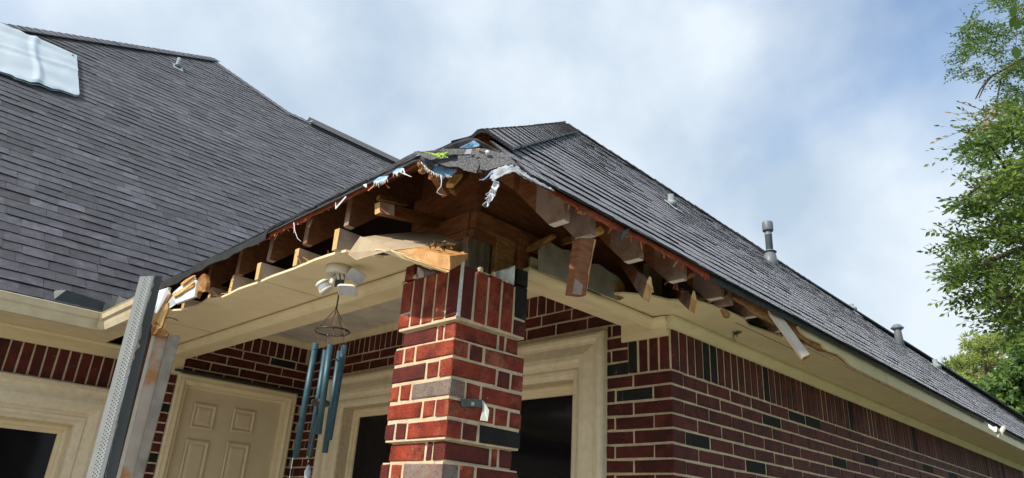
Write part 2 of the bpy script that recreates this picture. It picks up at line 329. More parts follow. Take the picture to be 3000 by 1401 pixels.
# --- long side wall (faces -Y)
WALL_R = MB().box(XB + .005, 10.25, YR + .005, YR + .12, 0, 2.52).build('wall', 'mortar', HOUSE)
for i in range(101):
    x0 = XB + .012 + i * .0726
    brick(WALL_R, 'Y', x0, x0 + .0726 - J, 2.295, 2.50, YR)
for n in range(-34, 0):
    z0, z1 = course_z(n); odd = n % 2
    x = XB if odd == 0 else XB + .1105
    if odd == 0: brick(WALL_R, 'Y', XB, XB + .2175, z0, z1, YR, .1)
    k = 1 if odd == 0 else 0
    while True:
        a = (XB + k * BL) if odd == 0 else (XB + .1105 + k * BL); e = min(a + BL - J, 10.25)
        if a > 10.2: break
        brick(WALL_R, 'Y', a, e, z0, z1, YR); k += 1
# --- porch back wall (faces -X) with the wide window
WALL_B = MB().box(XB + .005, XB + .12, YR + .12, 2.40, 0, 2.86).box(XB + .005, XB + .12, 2.40, 4.66, 2.30, 2.86).box(XB + .005, XB + .12, 4.66, YD, 0, 2.86).build('wall', 'mortar', HOUSE)
for i in range(4):
    y0 = YR + .014 + i * .062; brick(WALL_B, 'X', y0, y0 + .062 - J, 2.295, 2.50, XB, m='b3' if i == 3 else None)
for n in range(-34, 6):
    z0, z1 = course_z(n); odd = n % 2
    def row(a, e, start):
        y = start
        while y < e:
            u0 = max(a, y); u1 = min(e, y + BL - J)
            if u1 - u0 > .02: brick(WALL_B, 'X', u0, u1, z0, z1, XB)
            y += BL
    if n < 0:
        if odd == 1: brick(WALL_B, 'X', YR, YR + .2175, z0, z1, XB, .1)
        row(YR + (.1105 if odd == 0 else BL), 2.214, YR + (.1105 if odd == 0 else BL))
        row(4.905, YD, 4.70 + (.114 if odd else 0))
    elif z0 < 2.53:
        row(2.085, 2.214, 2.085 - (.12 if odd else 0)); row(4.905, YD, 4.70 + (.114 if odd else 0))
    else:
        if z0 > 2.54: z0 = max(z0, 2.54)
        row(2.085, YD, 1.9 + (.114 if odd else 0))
y = 2.05
while y < YD - .03:
    brick(WALL_B, 'X', y, y + .0685 - J, 2.70, 2.855, XB); y += .0685
# --- wall with the door and the far window (faces -Y)
WALL_D = MB().box(1.545, 1.86, YD + .005, YD + .12, 0, 2.86).box(1.86, 2.82, YD + .005, YD + .12, 2.43, 2.86).box(2.82, XB + .003, YD + .005, YD + .12, 0, 2.86).box(-4, 1.545, YD + .005, YD + .12, 2.20, 2.56).build('wall', 'mortar', HOUSE)
x = .765 - 70 * .0677
while x < 1.70:
    brick(WALL_D, 'Y', x, x + .0677 - J, 2.262, 2.458, YD); x += .0677
x = 1.90
while x < XB - .03:
    brick(WALL_D, 'Y', x, x + .0685 - J, 2.70, 2.855, YD); x += .0685
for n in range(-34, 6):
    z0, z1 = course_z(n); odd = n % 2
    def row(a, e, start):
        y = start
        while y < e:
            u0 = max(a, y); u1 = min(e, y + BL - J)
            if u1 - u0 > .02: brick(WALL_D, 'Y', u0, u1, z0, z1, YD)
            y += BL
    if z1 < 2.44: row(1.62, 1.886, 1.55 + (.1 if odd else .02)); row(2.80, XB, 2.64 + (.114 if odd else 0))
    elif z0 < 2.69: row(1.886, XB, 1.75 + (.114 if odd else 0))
# --- corner column
CX1, CY1 = 1.873, 2.170; RC = .018
core = MB()
for z0, z1, r in ((0, 1.735, 0), (1.735, 1.805, RC), (1.805, 2.145, 0), (2.145, 2.212, RC), (2.212, 2.405, 0)):
    k = r + .005; core.box(XC + k, CX1 - k, YR + k, CY1 - k, z0, z1)
COLUMN = core.build('column', 'mortar', HOUSE)
def colrow(z0, z1, kind, r=0):
    x0, x1, y0, y1 = XC + r, CX1 - r, YR + r, CY1 - r; w = x1 - x0; h = y1 - y0; a = z0 + .0066; e = z1 - .0066; q = .0065
    if kind == 'rec': fr, fl = [0, .67, .79, 1], [0, .21, .34, 1]
    elif kind == 1: fr, fl = [0, .21, .42, 1], [0, .63, .83, 1]
    else: fr, fl = [0, .62, .82, 1], [0, .20, .41, 1]
    for i in range(3):
        corner_r = (kind != 1)
        u0 = x0 + fr[i] * w + (q if i else 0); u1 = x0 + fr[i + 1] * w - (q if i < 2 else 0)
        if i > 0 or corner_r:
            m = None
            if kind == 1 and i == 2 and abs(z0 - 1.806) < .01: m = 'b3'
            brick(COLUMN, 'Y', u0, u1, a, e, y0, (fl[1] * h - q) if i == 0 else (.12 if i == 2 else .05), m, COLMIX, False)
        v0 = y0 + fl[i] * h + (q if i else 0); v1 = y0 + fl[i + 1] * h - (q if i < 2 else 0)
        if i > 0 or not corner_r:
            m = 'b4' if (kind == 1 and i == 0 and (abs(z0 - 1.941) < .01 or abs(z0 - 1.668) < .01)) else None
            brick(COLUMN, 'X', v0, v1, a, e, x0, (fr[1] * w - q) if i == 0 else .05, m, COLMIX, False)
zs = [2.145, 2.078, 2.008, 1.941, 1.874, 1.806]
for i in range(5): colrow(zs[i + 1], zs[i], 1 if i % 2 == 0 else 2)
colrow(2.145, 2.212, 'rec', RC); colrow(1.735, 1.806, 'rec', RC)
z = 1.735; i = 0
while z > .1: colrow(z - .0677, z, 1 if i % 2 == 0 else 2); z -= .0677; i += 1
# soldier head of the column, two end pieces left higher than the rest
sw = (CX1 - XC - .014) / 5
for i in range(5):
    u0 = XC + .018 + i * sw; u1 = u0 + sw - .012; m = 'b3' if i == 4 else ('b5' if i == 0 else None)
    if i == 4: brick(COLUMN, 'Y', u0, CX1, 2.222, 2.278, YR, .1, 'b1', COLMIX, False); brick(COLUMN, 'Y', u0, CX1, 2.288, 2.415, YR, .1, m, COLMIX, False); brick(COLUMN, 'Y', u0 + .004, CX1, 2.424, 2.487, YR + .002, .09, 'b3', COLMIX, False)
    else: brick(COLUMN, 'Y', u0, u1, 2.222, 2.415 - .004 * (i % 2), YR, .05, m, COLMIX, False)
sw = (CY1 - YR) / 5
for i in range(5):
    v0 = YR + i * sw + (.006 if i else 0); v1 = YR + (i + 1) * sw - .006; dd = .0125 if i == 0 else .05
    if i == 4: brick(COLUMN, 'X', v0, CY1, 2.222, 2.272, XC, .1, 'b0', COLMIX, False); brick(COLUMN, 'X', v0, CY1, 2.282, 2.405, XC, .1, 'b0', COLMIX, False); brick(COLUMN, 'X', v0 + .003, CY1, 2.415, 2.475, XC + .003, .09, 'b0', COLMIX, False)
    else: brick(COLUMN, 'X', v0, v1, 2.222, 2.408 + .006 * (i == 0), XC, dd, None, COLMIX, False)
random.seed(5)
def chunk(name, c, r, m, par, n=2, sq=(1, 1, 1)):
    bm = bmesh.new(); bmesh.ops.create_icosphere(bm, subdivisions=n, radius=1)
    for v in bm.verts: v.co = Vector((v.co.x * sq[0], v.co.y * sq[1], v.co.z * sq[2])) * r * (1 + .75 * noise.noise(v.co * 1.9 + Vector(c) * 17) + .3 * noise.noise(v.co * 5 + Vector(c) * 9)) + Vector(c)
    me = bpy.data.meshes.new(name); bm.to_mesh(me); bm.free(); me.materials.append(M[m]); o = bpy.data.objects.new(name, me); return link(o, par)
for c, r, sq in (((XC + .098, YR + .003, 2.420), .014, (1, .8, 1)), ((XC + .168, YR + .004, 2.424), .012, (.9, .8, 1.2)), ((XC + .235, YR + .003, 2.418), .011, (1, .8, 1)), ((XC + .004, YR + .27, 2.42), .013, (.8, 1.2, .8)), ((XC + .0, YR + .335, 2.408), .014, (.7, 1, .6)), ((XC + .008, YR + .002, 2.44), .010, (.8, .5, 3.2)), ((XC + .13, YR + .01, 2.415), .010, (3, .7, .5)), ((XC + .20, YR + .01, 2.414), .009, (3, .7, .5))):
    chunk('mortar_lump', c, r * .72, 'mortar', COLUMN, 3, sq)
MB().prism([(CX1 - .125, YR + .035, 2.41), (CX1 - .076, YR + .003, 2.41), (CX1 - .076, YR + .003, 2.492), (CX1 - .095, YR + .02, 2.472), (CX1 - .12, YR + .033, 2.466)], (.006, .08, 0)).build('mortar_block', 'mortar_white', COLUMN)
MB().prism([(XC + .01, YR + .272, 2.405), (XC + .004, YR + .215, 2.405), (XC + .012, YR + .23, 2.435), (XC + .012, YR + .272, 2.465)], (.09, 0, 0)).build('mortar_block', 'mortar_white', COLUMN)
MB().prism([(XC + .003, YR - .0012, 2.222), (XC + .018, YR - .0012, 2.222), (XC + .0175, YR - .0012, 2.432), (XC + .004, YR - .0012, 2.437)], (0, .012, 0)).build('mortar_joint', 'mortar_white', COLUMN)
# --- bricks become objects: the 300 that show largest singly, the rest joined per wall
def emit(pieces, name, limit):
    sc = []
    for i, (par, mt, me, _) in enumerate(pieces):
        sc.append((pxarea([mt @ v.co for v in me.vertices][:8]), i))
    sc.sort(reverse=True); keep = {i for a, i in sc[:limit] if a > 0}
    rest = {}
    for i, (par, mt, me, _) in enumerate(pieces):
        if i in keep:
            o = bpy.data.objects.new(name, me); link(o, par); o.matrix_world = mt
        else: rest.setdefault(par.name, (par, []))[1].append((mt, me))
    for par, lst in rest.values():
        b = MB(); keys = []
        for mt, me in lst:
            k = me.materials[0].name
            if k not in keys: keys.append(k)
            n0 = len(b.t); b.add([mt @ v.co for v in me.vertices], [tuple(p.vertices) for p in me.polygons], keys.index(k))
            if 'tone' in me.color_attributes:
                ca = me.color_attributes['tone'].data
                for p in me.polygons: b.t[n0 + p.index] = ca[p.loop_start].color[0]
        inv = {v.name: k for k, v in M.items()}
        b.build(name + '_field', [inv[k] for k in keys], par, kind='stuff', tones=True)
emit(BRICKS, 'brick', 300)

# ------------------------------------------------------------------ mouldings, windows, door
def frame(name, face, u0, u1, zt, zb, plane, prof, m, par, smooth=False):
    vs = []; fs = []
    for dd, h in prof:
        for u, z in ((u0 + dd, zb), (u0 + dd, zt - dd), (u1 - dd, zt - dd), (u1 - dd, zb)):
            vs.append((u, plane - h, z) if face == 'Y' else (plane - h, u, z))
    for i in range(len(prof) - 1):
        for k in range(3): fs.append((i * 4 + k, i * 4 + k + 1, i * 4 + k + 5, i * 4 + k + 4))
    return mk(name, vs, fs, m, par, smooth)
SP = [(0, -.02), (0, .030), (.006, .042), (.022, .050), (.038, .046), (.048, .034), (.062, .030), (.085, .038), (.115, .050), (.140, .050), (.155, .036), (.160, .014), (.172, .010), (.186, .020), (.204, .018), (.216, .006), (.226, 0), (.228, -.03)]
def window(name, face, u0, u1, zt, zb, plane, prof, rev, sash, mull=None):
    P = (lambda u, dp, z: (u, plane + dp, z)) if face == 'Y' else (lambda u, dp, z: (plane + dp, u, z))
    a = prof[-1][0]
    w = frame(name, face, u0, u1, zt, zb, plane, prof + [(a, -rev)], 'stucco', HOUSE)
    frame('sash', face, u0 + a, u1 - a, zt - a, zb, plane, [(0, -rev + .02), (.012, -rev + .022), (.03, -rev + .016), (.032, -rev + .002), (.055, -rev), (.057, -rev - .02)], 'cream', w)
    mk('pane', [P(u0 + a, rev + .012, zb), P(u1 - a, rev + .012, zb), P(u1 - a, rev + .012, zt - a), P(u0 + a, rev + .012, zt - a)], [(0, 1, 2, 3)], 'glass', w)
    if mull:
        b = MB(); q = P(mull - .03, rev - .02, zb); r = P(mull + .03, rev + .008, zt - a - .02)
        b.box(min(q[0], r[0]), max(q[0], r[0]), min(q[1], r[1]), max(q[1], r[1]), zb, zt - a - .02); b.build('mullion', 'cream', w)
    return w
window('window', 'X', 2.214, 4.90, 2.53, .6, XB, SP, .11, 0, 3.55)
window('window', 'Y', -1.2, 1.56, 2.25, .6, YD, [(0, -.02), (0, .05), (.010, .07), (.03, .076), (.038, .052), (.05, .044), (.075, .050), (.11, .064), (.145, .064), (.175, .048), (.188, .026), (.196, .022), (.206, .030), (.222, .026), (.235, .010), (.25, 0), (.255, -.02)], .10, 0)
MB().box(-4, 1.6, YD - .004, YD + .02, 2.2505, 2.2585).build('window_shadow_strip', 'dmetal', HOUSE)  # dark strip painting the shadow gap over the far window
# dark room shells behind the panes
b = MB().box(XB + .16, XB + .19, 2.2, 4.95, .4, 2.5).build('blind', 'dark', HOUSE)
b = MB().box(-1.3, 1.6, YD + .15, YD + .18, .4, 2.3).build('blind', 'attic', HOUSE)
# door
ck = lambda x, y: (400 + x / 3, 1000 + y / 3)
DOOR = MB().box(1.90, 2.80, YD + .035, YD + .075, .02, 2.40).build('door', 'door', HOUSE)
frame('door_trim', 'Y', 1.866, 2.815, 2.445, 0, YD, [(0, -.02), (0, .022), (.012, .030), (.03, .028), (.05, .030), (.068, .016), (.078, .014), (.08, -.03), (.092, -.032), (.094, -.06)], 'cream', DOOR)
b = MB().box(1.83, 2.845, YD - .045, YD + .01, 2.447, 2.462).build('trim_shadow_strip', 'dmetal', DOOR)  # dark strip standing for the shadow line above the head trim
YP = YD + .035
for q in (((510, 535), (715, 560), (455, 760)), ((855, 585), (1055, 608), (805, 790))):
    a = oY(ck(*q[0]), YP); c = oY(ck(*q[1]), YP); e = oY(ck(*q[2]), YP)
    for (zt, zb) in ((a.z, e.z), (e.z - .075, e.z - .62), (e.z - .72, e.z - 1.35)):
        pf = [(0, 0), (.006, .003), (.014, .006), (.020, -.002), (.026, -.006), (.045, .001), (.048, .0015)]
        vs = []; fs = []; u0, u1 = a.x, c.x
        for dd, h in pf:
            for u, z in ((u0 + dd, zb + dd), (u0 + dd, zt - dd), (u1 - dd, zt - dd), (u1 - dd, zb + dd)): vs.append((u, YP - .008 - h, z))
        for i in range(len(pf) - 1):
            for k in range(4): fs.append((i * 4 + k, i * 4 + (k + 1) % 4, i * 4 + (k + 1) % 4 + 4, i * 4 + k + 4))
        n = len(vs) - 4; fs.append((n, n + 1, n + 2, n + 3))
        mk('door_panel', vs, fs, 'door', DOOR)

# ------------------------------------------------------------------ porch beams, ceiling, soffits, trim
ZS = 2.545
MB().box(1.885, XB + .4, 2.11, YD + .05, 2.862, 2.90).build('porch_ceiling', 'ceil', HOUSE)
MB().box(XB + .12, 10.2, YR + .12, 8, 2.75, 2.80).build('attic_floor', 'attic', HOUSE)
MB().box(-4, 10.2, YD + .12, 9, 2.60, 2.65).build('attic_floor', 'attic', HOUSE)
MB().box(1.70, 1.885, 2.20, YD, 2.540, 2.609).build('beam', 'cream', HOUSE)
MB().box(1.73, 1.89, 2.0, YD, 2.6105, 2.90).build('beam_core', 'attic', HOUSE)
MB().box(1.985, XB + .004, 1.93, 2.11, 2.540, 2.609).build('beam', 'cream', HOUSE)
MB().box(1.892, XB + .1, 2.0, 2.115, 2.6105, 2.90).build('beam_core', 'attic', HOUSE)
def mould(name, prof, p0, p1, up, outw, m='cream'):
    "extrude a small crown profile: (out, up) pairs"
    vs = []; up = Vector(up); outw = Vector(outw); p0 = Vector(p0); p1 = Vector(p1)
    for p in (p0, p1):
        for a, h in prof: vs.append(p + outw * a + up * h)
    n = len(prof); fs = [(i, (i + 1) % n, (i + 1) % n + n, i + n) for i in range(n)] + [tuple(range(n))[::-1], tuple(range(n, 2 * n))]
    return mk(name, vs, fs, m, HOUSE)
CROWN = [(-.004, 0), (.010, 0), (.013, .008), (.018, .016), (.030, .026), (.036, .036), (.036, .046), (-.004, .046)]
mould('crown', CROWN, (1.70, 2.20, 2.496), (1.70, YD, 2.496), (0, 0, 1), (-1, 0, 0))
mould('crown', CROWN, (1.94, 1.93, 2.496), (XB - .02, 1.93, 2.496), (0, 0, 1), (0, -1, 0))
mould('crown', CROWN, (XB - .016, 1.93, 2.496), (XB - .016, YR - .002, 2.496), (0, 0, 1), (-1, 0, 0))
mould('crown', [(-.004, 0), (.012, 0), (.016, .012), (.022, .02), (.030, .030), (.040, .042), (.040, .056), (-.004, .056)], (XB - .03, YR, 2.489), (10.25, YR, 2.489), (0, 0, 1), (0, -1, 0), 'creamg')
MB().box(XB - .016, XB + .02, YR + .012, 2.112, 2.455, 2.5395).build('capital_block', 'cream', HOUSE)
MB().box(1.70, 1.888, YD - .02, YD + .02, 2.43, 2.5395).build('capital_block', 'cream', HOUSE)
mould('crown', CROWN, (1.885, YD - .001, 2.816), (XB, YD - .001, 2.816), (0, 0, 1), (0, -1, 0))
mould('crown', CROWN, (XB - .001, 2.11, 2.816), (XB - .001, YD, 2.816), (0, 0, 1), (-1, 0, 0))
# frieze + soffit over the far window
MB().box(-4, 1.70, YD - .022, YD + .02, 2.456, 2.5455).build('frieze', 'cream', HOUSE)
mould('crown', [(-.004, 0), (.010, 0), (.018, .012), (.018, .02), (-.004, .02)], (-4, YD - .022, 2.525), (1.70, YD - .022, 2.525), (0, 0, 1), (0, -1, 0))
MB().box(-4, 1.345, 4.90, YD + .02, 2.546, 2.556).build('soffit', 'cream', HOUSE)
# soffit over the left side, outer edge snapped off
cs = cr(500, 450, 750, 1804)
edge = [(1.268, 4.9), (1.268, 4.1), (1.335, 3.95), (1.35, 3.78), (1.33, 3.62), (1.362, 3.55), (1.36, 3.42), (1.352, 3.3), (1.362, 3.1), (1.358, 2.98), (1.365, 2.8), (1.362, 2.6), (1.372, 2.46), (1.385, 2.40), (1.52, 2.33), (1.56, 2.25), (1.70, 2.20)]
MB().prism([(x, y, ZS + .004) for x, y in edge] + [(1.70, 4.9, ZS + .004)], (0, 0, .010)).build('soffit', 'cream', HOUSE)
MB().prism([(x - .0015, y, ZS + .0035) for x, y in edge[6:14]] + [(x + .009, y, ZS + .0035) for x, y in edge[6:14]][::-1], (0, 0, .011)).build('soffit_edge', 'cream', HOUSE)
for y_ in (3.06, 4.30): MB().box(1.372, 1.698, y_, y_ + .0022, ZS + .0026, ZS + .0041).build('soffit_seam', 'stain', HOUSE)
MB().box(1.36, 1.70, 4.898, 4.904, ZS + .0025, ZS + .004).build('soffit_seam', 'stain', HOUSE)
# ------------------------------------------------------------------ roof
random.seed(11)
EXP = .109
SY, SX, SL = 1.06, .79, 1.05
def zR(y): return 2.62 + SY * (y - 1.44)          # long side roof, faces -Y
def zP(x): return 2.70 + SX * (x - 1.24)          # porch roof, faces -X
def zL(y): return 2.66 + SL * (y - 4.85)          # left wing roof, faces -Y
def sheet(name, poly, zf, th, m, par=None, top=0):
    return MB().prism([(x, y, zf(x, y) + top) for x, y in poly], (0, 0, -th)).build(name, m, par or HOUSE)
RIDGE = [(4.06, 3.58), (6.826, 3.364), (9.5, 2.95), (13.244, 2.235), (14.2, 2.05)]
ROOF_R = sheet('roof', [(1.46, 1.452), (14.2, 1.452)] + RIDGE[::-1] + [(1.46, 1.66)], lambda x, y: zR(y), .016, 'woodd', top=-.012)
ROOF_L = sheet('roof', [(-4.17, 4.86), (1.23, 4.88), (4.02, 6.97), (9, 6.97), (9, 9.25), (3.95, 9.25), (2.87, 9.93)], lambda x, y: zL(y), .03, 'woodd', top=-.010)
ROOF_P = sheet('roof', [(1.30, 4.90), (1.30, 1.86), (1.305, 1.80), (1.31, 1.74), (1.36, 1.70), (1.40, 1.66), (1.47, 1.68), (4.02, 3.57), (4.02, 6.97)], lambda x, y: zP(x), .015, 'woodb')
sheet('roofing_felt', [(1.283, 4.90), (1.283, 1.86), (1.30, 1.76), (1.42, 1.67), (4.02, 3.57), (4.02, 6.97)], lambda x, y: zP(x), .010, 'felt', ROOF_P, .011)
# slopes on the far side keep the attic dark
sheet('roof', [(4.02, 3.57), (14.2, 2.06), (14.2, 7.0), (4.02, 7.0)], lambda x, y: 4.86 - (x - 4.02) * .14, .02, 'felt')
MB().prism([(2.5, 1.96, 2.88), (2.5, 1.96, zR(1.96) - .06), (2.5, 2.42, zR(2.42) - .06), (2.5, 5.6, zP(2.5) - .05), (2.5, 5.6, 2.88)], (.02, 0, 0)).build('attic_light_stop', 'attic', HOUSE)  # added board, closes the attic so no sky shows through
MB().prism([(1.3, 5.44, 2.56), (1.3, 5.44, 3.22), (1.9, 5.44, 3.22), (2.5, 5.44, zP(2.5) - .05), (2.5, 5.44, 2.56)], (0, .02, 0)).build('attic_light_stop', 'attic', HOUSE)  # second added board, blocks sky seen between the lookouts
# --- shingles
SC_ = {}; SHING = []
def shmesh(w, e, th, tone, var):
    k = (round(w, 2), round(e, 3), th, tone, var)
    if k in SC_: return SC_[k]
    rn = random.Random(str(k)); w = k[0]; a = rn.uniform(-.004, .004); b_ = rn.uniform(-.004, .004); L_ = e + .018; s = rn.uniform(-.004, .006)
    vs = [(0, a, 0), (w - .0015, b_, 0), (0, a, th), (w / 2, (a + b_) / 2 + rn.uniform(-.002, .002), th + rn.uniform(-.001, .0025)), (w - .0015, b_, th), (w - .0015 - s * .3, L_, .0012), (0 - s * .3, L_, .0012), (w - .0015, L_, -.004), (0, L_, -.004)]
    fs = [(2, 3, 4, 5, 6), (0, 1, 4, 3, 2), (1, 7, 5, 4), (0, 2, 6, 8)]
    me = bpy.data.meshes.new('shingle'); me.from_pydata(vs, [], fs); me.materials.append(M['shingle'])
    ca = me.color_attributes.new('tone', 'FLOAT_COLOR', 'CORNER'); buf = []
    for p in me.polygons:
        t = tone if p.index == 0 else tone * .12  # butt and side faces darkened, painting the shadow line of each course
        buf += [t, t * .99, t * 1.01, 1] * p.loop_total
    ca.data.foreach_set('color', buf); SC_[k] = me; return me
def scan(poly, v):
    xs = []
    for i in range(len(poly)):
        (x0, y0), (x1, y1) = poly[i], poly[(i + 1) % len(poly)]
        if (y0 <= v < y1) or (y1 <= v < y0): xs.append(x0 + (v - y0) / (y1 - y0) * (x1 - x0))
    xs.sort(); return list(zip(xs[::2], xs[1::2]))
TONES = [.30, .50, .72, .95, 1.22, 1.6, 2.2]
def shingle_field(par, polyxy, Y0, z0, s, tonew, wr=(.10, .26), th=(.005, .007, .0095), exp=EXP, facex=False, sg=1.15):
    nn = math.hypot(1, s); poly = [(x, (y - Y0) * nn) for x, y in polyxy] if not facex else [(-y, (x - Y0) * nn) for x, y in polyxy]
    vmax = max(p[1] for p in poly); U_ = Vector((1, 0, 0)); V_ = Vector((0, 1, s)) / nn; Nn = Vector((0, -s, 1)) / nn
    if facex: U_ = Vector((0, -1, 0)); V_ = Vector((1, 0, s)) / nn; Nn = Vector((-s, 0, 1)) / nn
    org = Vector((Y0, 0, z0)) if facex else Vector((0, Y0, z0))
    base = Matrix(((U_.x, V_.x, Nn.x, 0), (U_.y, V_.y, Nn.y, 0), (U_.z, V_.z, Nn.z, 0), (0, 0, 0, 1)))
    k = 0
    while k * exp < vmax:
        v = k * exp
        for a, e in scan(poly, v + exp * .45):
            x = a - random.random() * .1
            wob = random.random() * 9
            while x < e:
                w = round(random.uniform(*wr), 2); x1 = x + w; u0 = max(x, a); u1 = min(x1, e)
                if u1 - u0 > .012:
                    Pm = org + U_ * u0 + V_ * (v + .0035 * noise.noise(Vector((u0 * 1.7, k * 3.3, wob * 0)))) + Nn * (.004 * noise.noise(Vector((u0 * .9, v * .9, 5))))
                    patch = noise.noise(Vector((u0 * .55, v * .6, 3.3))) * 1.6
                    ti = min(6, max(0, int(random.gauss(3 + patch * min(1, sg) + tonew, sg) + .5)))
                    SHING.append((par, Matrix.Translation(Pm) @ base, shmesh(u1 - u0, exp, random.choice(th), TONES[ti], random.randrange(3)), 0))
                x = x1
        k += 1
shingle_field(ROOF_L, [(-4.1, 4.83), (1.22, 4.85), (4.02, 6.95), (9, 6.95), (9, 9.25), (3.95, 9.25), (2.87, 9.93)], 4.83, zL(4.83), SL, -.85)  # lowered tones paint this slope duller than the grazing-lit side roof
P_R = lambda px, py: oP((px, py), (0, 1.44, 2.62), (0, -SY, 1))
lb = [P_R(1470, 447), P_R(1503, 481), P_R(1547, 522), P_R(1600, 548)]
shingle_field(ROOF_R, [(1.56, 1.43), (14.2, 1.43)] + RIDGE[::-1] + [(1.40, 1.535), (1.40, 1.50), (1.45, 1.46)], 1.43, zR(1.43), SY, 1.0, (.12, .30), (.005, .0065, .0085), sg=.7)  # raised tones paint the grazing light on this slope
shingle_field(ROOF_P, [(1.283, 4.90), (1.283, 1.87), (1.40, 1.74), (1.50, 1.76), (3.80, 3.46), (3.80, 6.75)], 1.283, zP(1.283) + .012, SX, 0, facex=True)
# hip and ridge caps
def capmesh(w, L_, s1, s2, tone, lift):
    "bent cap: local x along the line, y across, z up; s1/s2 fall of each side"
    k = ('cap', round(w, 3), round(L_, 3), round(s1, 3), round(s2, 3), tone)
    if k in SC_: return SC_[k]
    ys = [(-w, -w * s1), (-w * .5, -w * .5 * s1 + .003), (-.018, -.006 * s1), (0, 0), (.018, -.006 * s2), (w * .5, -w * .5 * s2 + .003), (w, -w * s2)]
    vs = [(0, y, z + lift) for y, z in ys] + [(L_, y, z + .002) for y, z in ys] + [(0, y, z - .004) for y, z in ys]; n = 7
    fs = [(i, i + n, i + n + 1, i + 1) for i in range(n - 1)] + [(i, i + 1, i + 1 + 2 * n, i + 2 * n) for i in range(n - 1)]
    fs += [(n - 1, 2 * n - 1, 3 * n - 1), (0, 2 * n, n)]
    me = bpy.data.meshes.new('ridge_cap'); me.from_pydata(vs, [], fs); me.materials.append(M['shingle'])
    ca = me.color_attributes.new('tone', 'FLOAT_COLOR', 'CORNER'); buf = []
    for p in me.polygons: t = tone * (1 if p.index < n - 1 else .6); buf += [t, t, t, 1] * p.loop_total  # cap edge faces darkened too, a painted shadow line
    ca.data.foreach_set('color', buf); SC_[k] = me; return me
def caps(par, A, B_, w, s1, s2, exp=EXP, off=.02, tonew=0, last=1):
    A = Vector(A); B_ = Vector(B_); d = (B_ - A); n = int(d.length / exp); d.normalize(); side = Vector((0, 0, 1)).cross(d).normalized(); up = d.cross(side)
    base = Matrix(((d.x, side.x, up.x, 0), (d.y, side.y, up.y, 0), (d.z, side.z, up.z, 0), (0, 0, 0, 1)))
    for i in range(n + last):
        t = TONES[min(6, max(0, int(random.gauss(3.3 + tonew, .9) + .5)))]
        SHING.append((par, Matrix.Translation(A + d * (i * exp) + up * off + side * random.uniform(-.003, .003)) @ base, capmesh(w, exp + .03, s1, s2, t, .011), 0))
hip0 = Vector((1.385, 1.614, 2.806)); hip1 = Vector((4.06, 3.58, 4.89))
caps(ROOF_R, hip0, hip1, .105, .62, .72, off=.009, tonew=.6, last=-1)
for i in range(len(RIDGE) - 2):
    a, c = RIDGE[i], RIDGE[i + 1]; caps(ROOF_R, (a[0], a[1], zR(a[1])), (c[0], c[1], zR(c[1])), .10, .9, 1.0, off=.006)
caps(ROOF_L, (-4.17, 4.85, zL(4.85)), (2.87, 9.93, zL(9.93)), .115, .55, .72, off=.012)
caps(ROOF_L, (2.87, 9.93, zL(9.93)), (3.95, 9.25, zL(9.25)), .11, .7, .6, off=.006)
caps(ROOF_L, (3.95, 9.25, zL(9.25)), (4.31, 9.25, zL(9.25)), .11, .9, .9, off=.006)
emit(SHING, 'shingle', 300)
# raised ridge vent on the far ridge
b = MB(); b.prism([(4.31, 9.10, zL(9.10) + .012), (4.31, 9.10, zL(9.10) + .075), (4.31, 9.25, zL(9.25) + .085), (4.31, 9.45, zL(9.05) + .06), (4.31, 9.45, zL(9.05))], (4.7, 0, 0))
RV = b.build('ridge_vent', 'felt', HOUSE)
MB().prism([(4.305, 9.085, zL(9.085) + .076), (4.305, 9.25, zL(9.25) + .087), (4.305, 9.25, zL(9.25) + .094), (4.305, 9.085, zL(9.085) + .084)], (4.7, 0, 0)).build('vent_cover', 'granule', RV)
chunk('end_plug', (4.30, 9.14, zL(9.14) + .05), .045, 'pvc', RV, 2, (.5, 1, .8))
# --- drip edges and torn deck edges
b = MB(); n = 36
for i in range(n):
    pass
def wavestrip(name, p0, p1, h, m, par, amp=.004, n=60, th=.003, outw=(0, -1, 0), rag=0):
    p0 = Vector(p0); p1 = Vector(p1); outw = Vector(outw); vs = []; fs = []
    for i in range(n + 1):
        t = i / n; p = p0.lerp(p1, t); w1 = amp * noise.noise(p * 6); hh = h + rag * noise.noise(p * 14)
        q = p + outw * w1; vs += [q, q + Vector((0, 0, -hh)) + outw * amp * noise.noise(p * 9 + Vector((3, 3, 3)))]
        vs += [vs[-2] - outw * th, vs[-1] - outw * th]
    for i in range(n):
        a = i * 4; e = a + 4
        fs += [(a, a + 1, e + 1, e), (a + 2, e + 2, e + 3, a + 3), (a + 1, a + 3, e + 3, e + 1), (a, e, e + 2, a + 2)]
    fs += [(0, 2, 3, 1), (n * 4, n * 4 + 1, n * 4 + 3, n * 4 + 2)]
    return mk(name, vs, fs, m, par)
wavestrip('drip_edge', (2.60, 1.446, 2.618), (14.2, 1.446, 2.618), .036, 'felt', ROOF_R, .003, 90, rag=.004)
wavestrip('torn_deck_edge', (1.56, 1.449, 2.617), (2.62, 1.449, 2.615), .024, 'rust', ROOF_R, .004, 70, rag=.012)
wavestrip('starter_felt', (1.48, 1.434, 2.626), (2.62, 1.434, 2.622), .010, 'felt', ROOF_R, .006, 60, rag=.006)
wavestrip('torn_deck_edge', (1.298, 1.86, 2.750), (1.298, 3.02, 2.747), .022, 'rust', ROOF_P, .004, 80, outw=(-1, 0, 0), rag=.012)
wavestrip('drip_edge', (1.281, 2.95, 2.760), (1.281, 4.72, 2.752), .050, 'dmetal', ROOF_P, .012, 50, outw=(-1, 0, 0), rag=.008)
wavestrip('starter_felt', (1.281, 1.83, 2.770), (1.281, 3.05, 2.760), .016, 'felt', ROOF_P, .010, 60, outw=(-1, 0, 0), rag=.008)
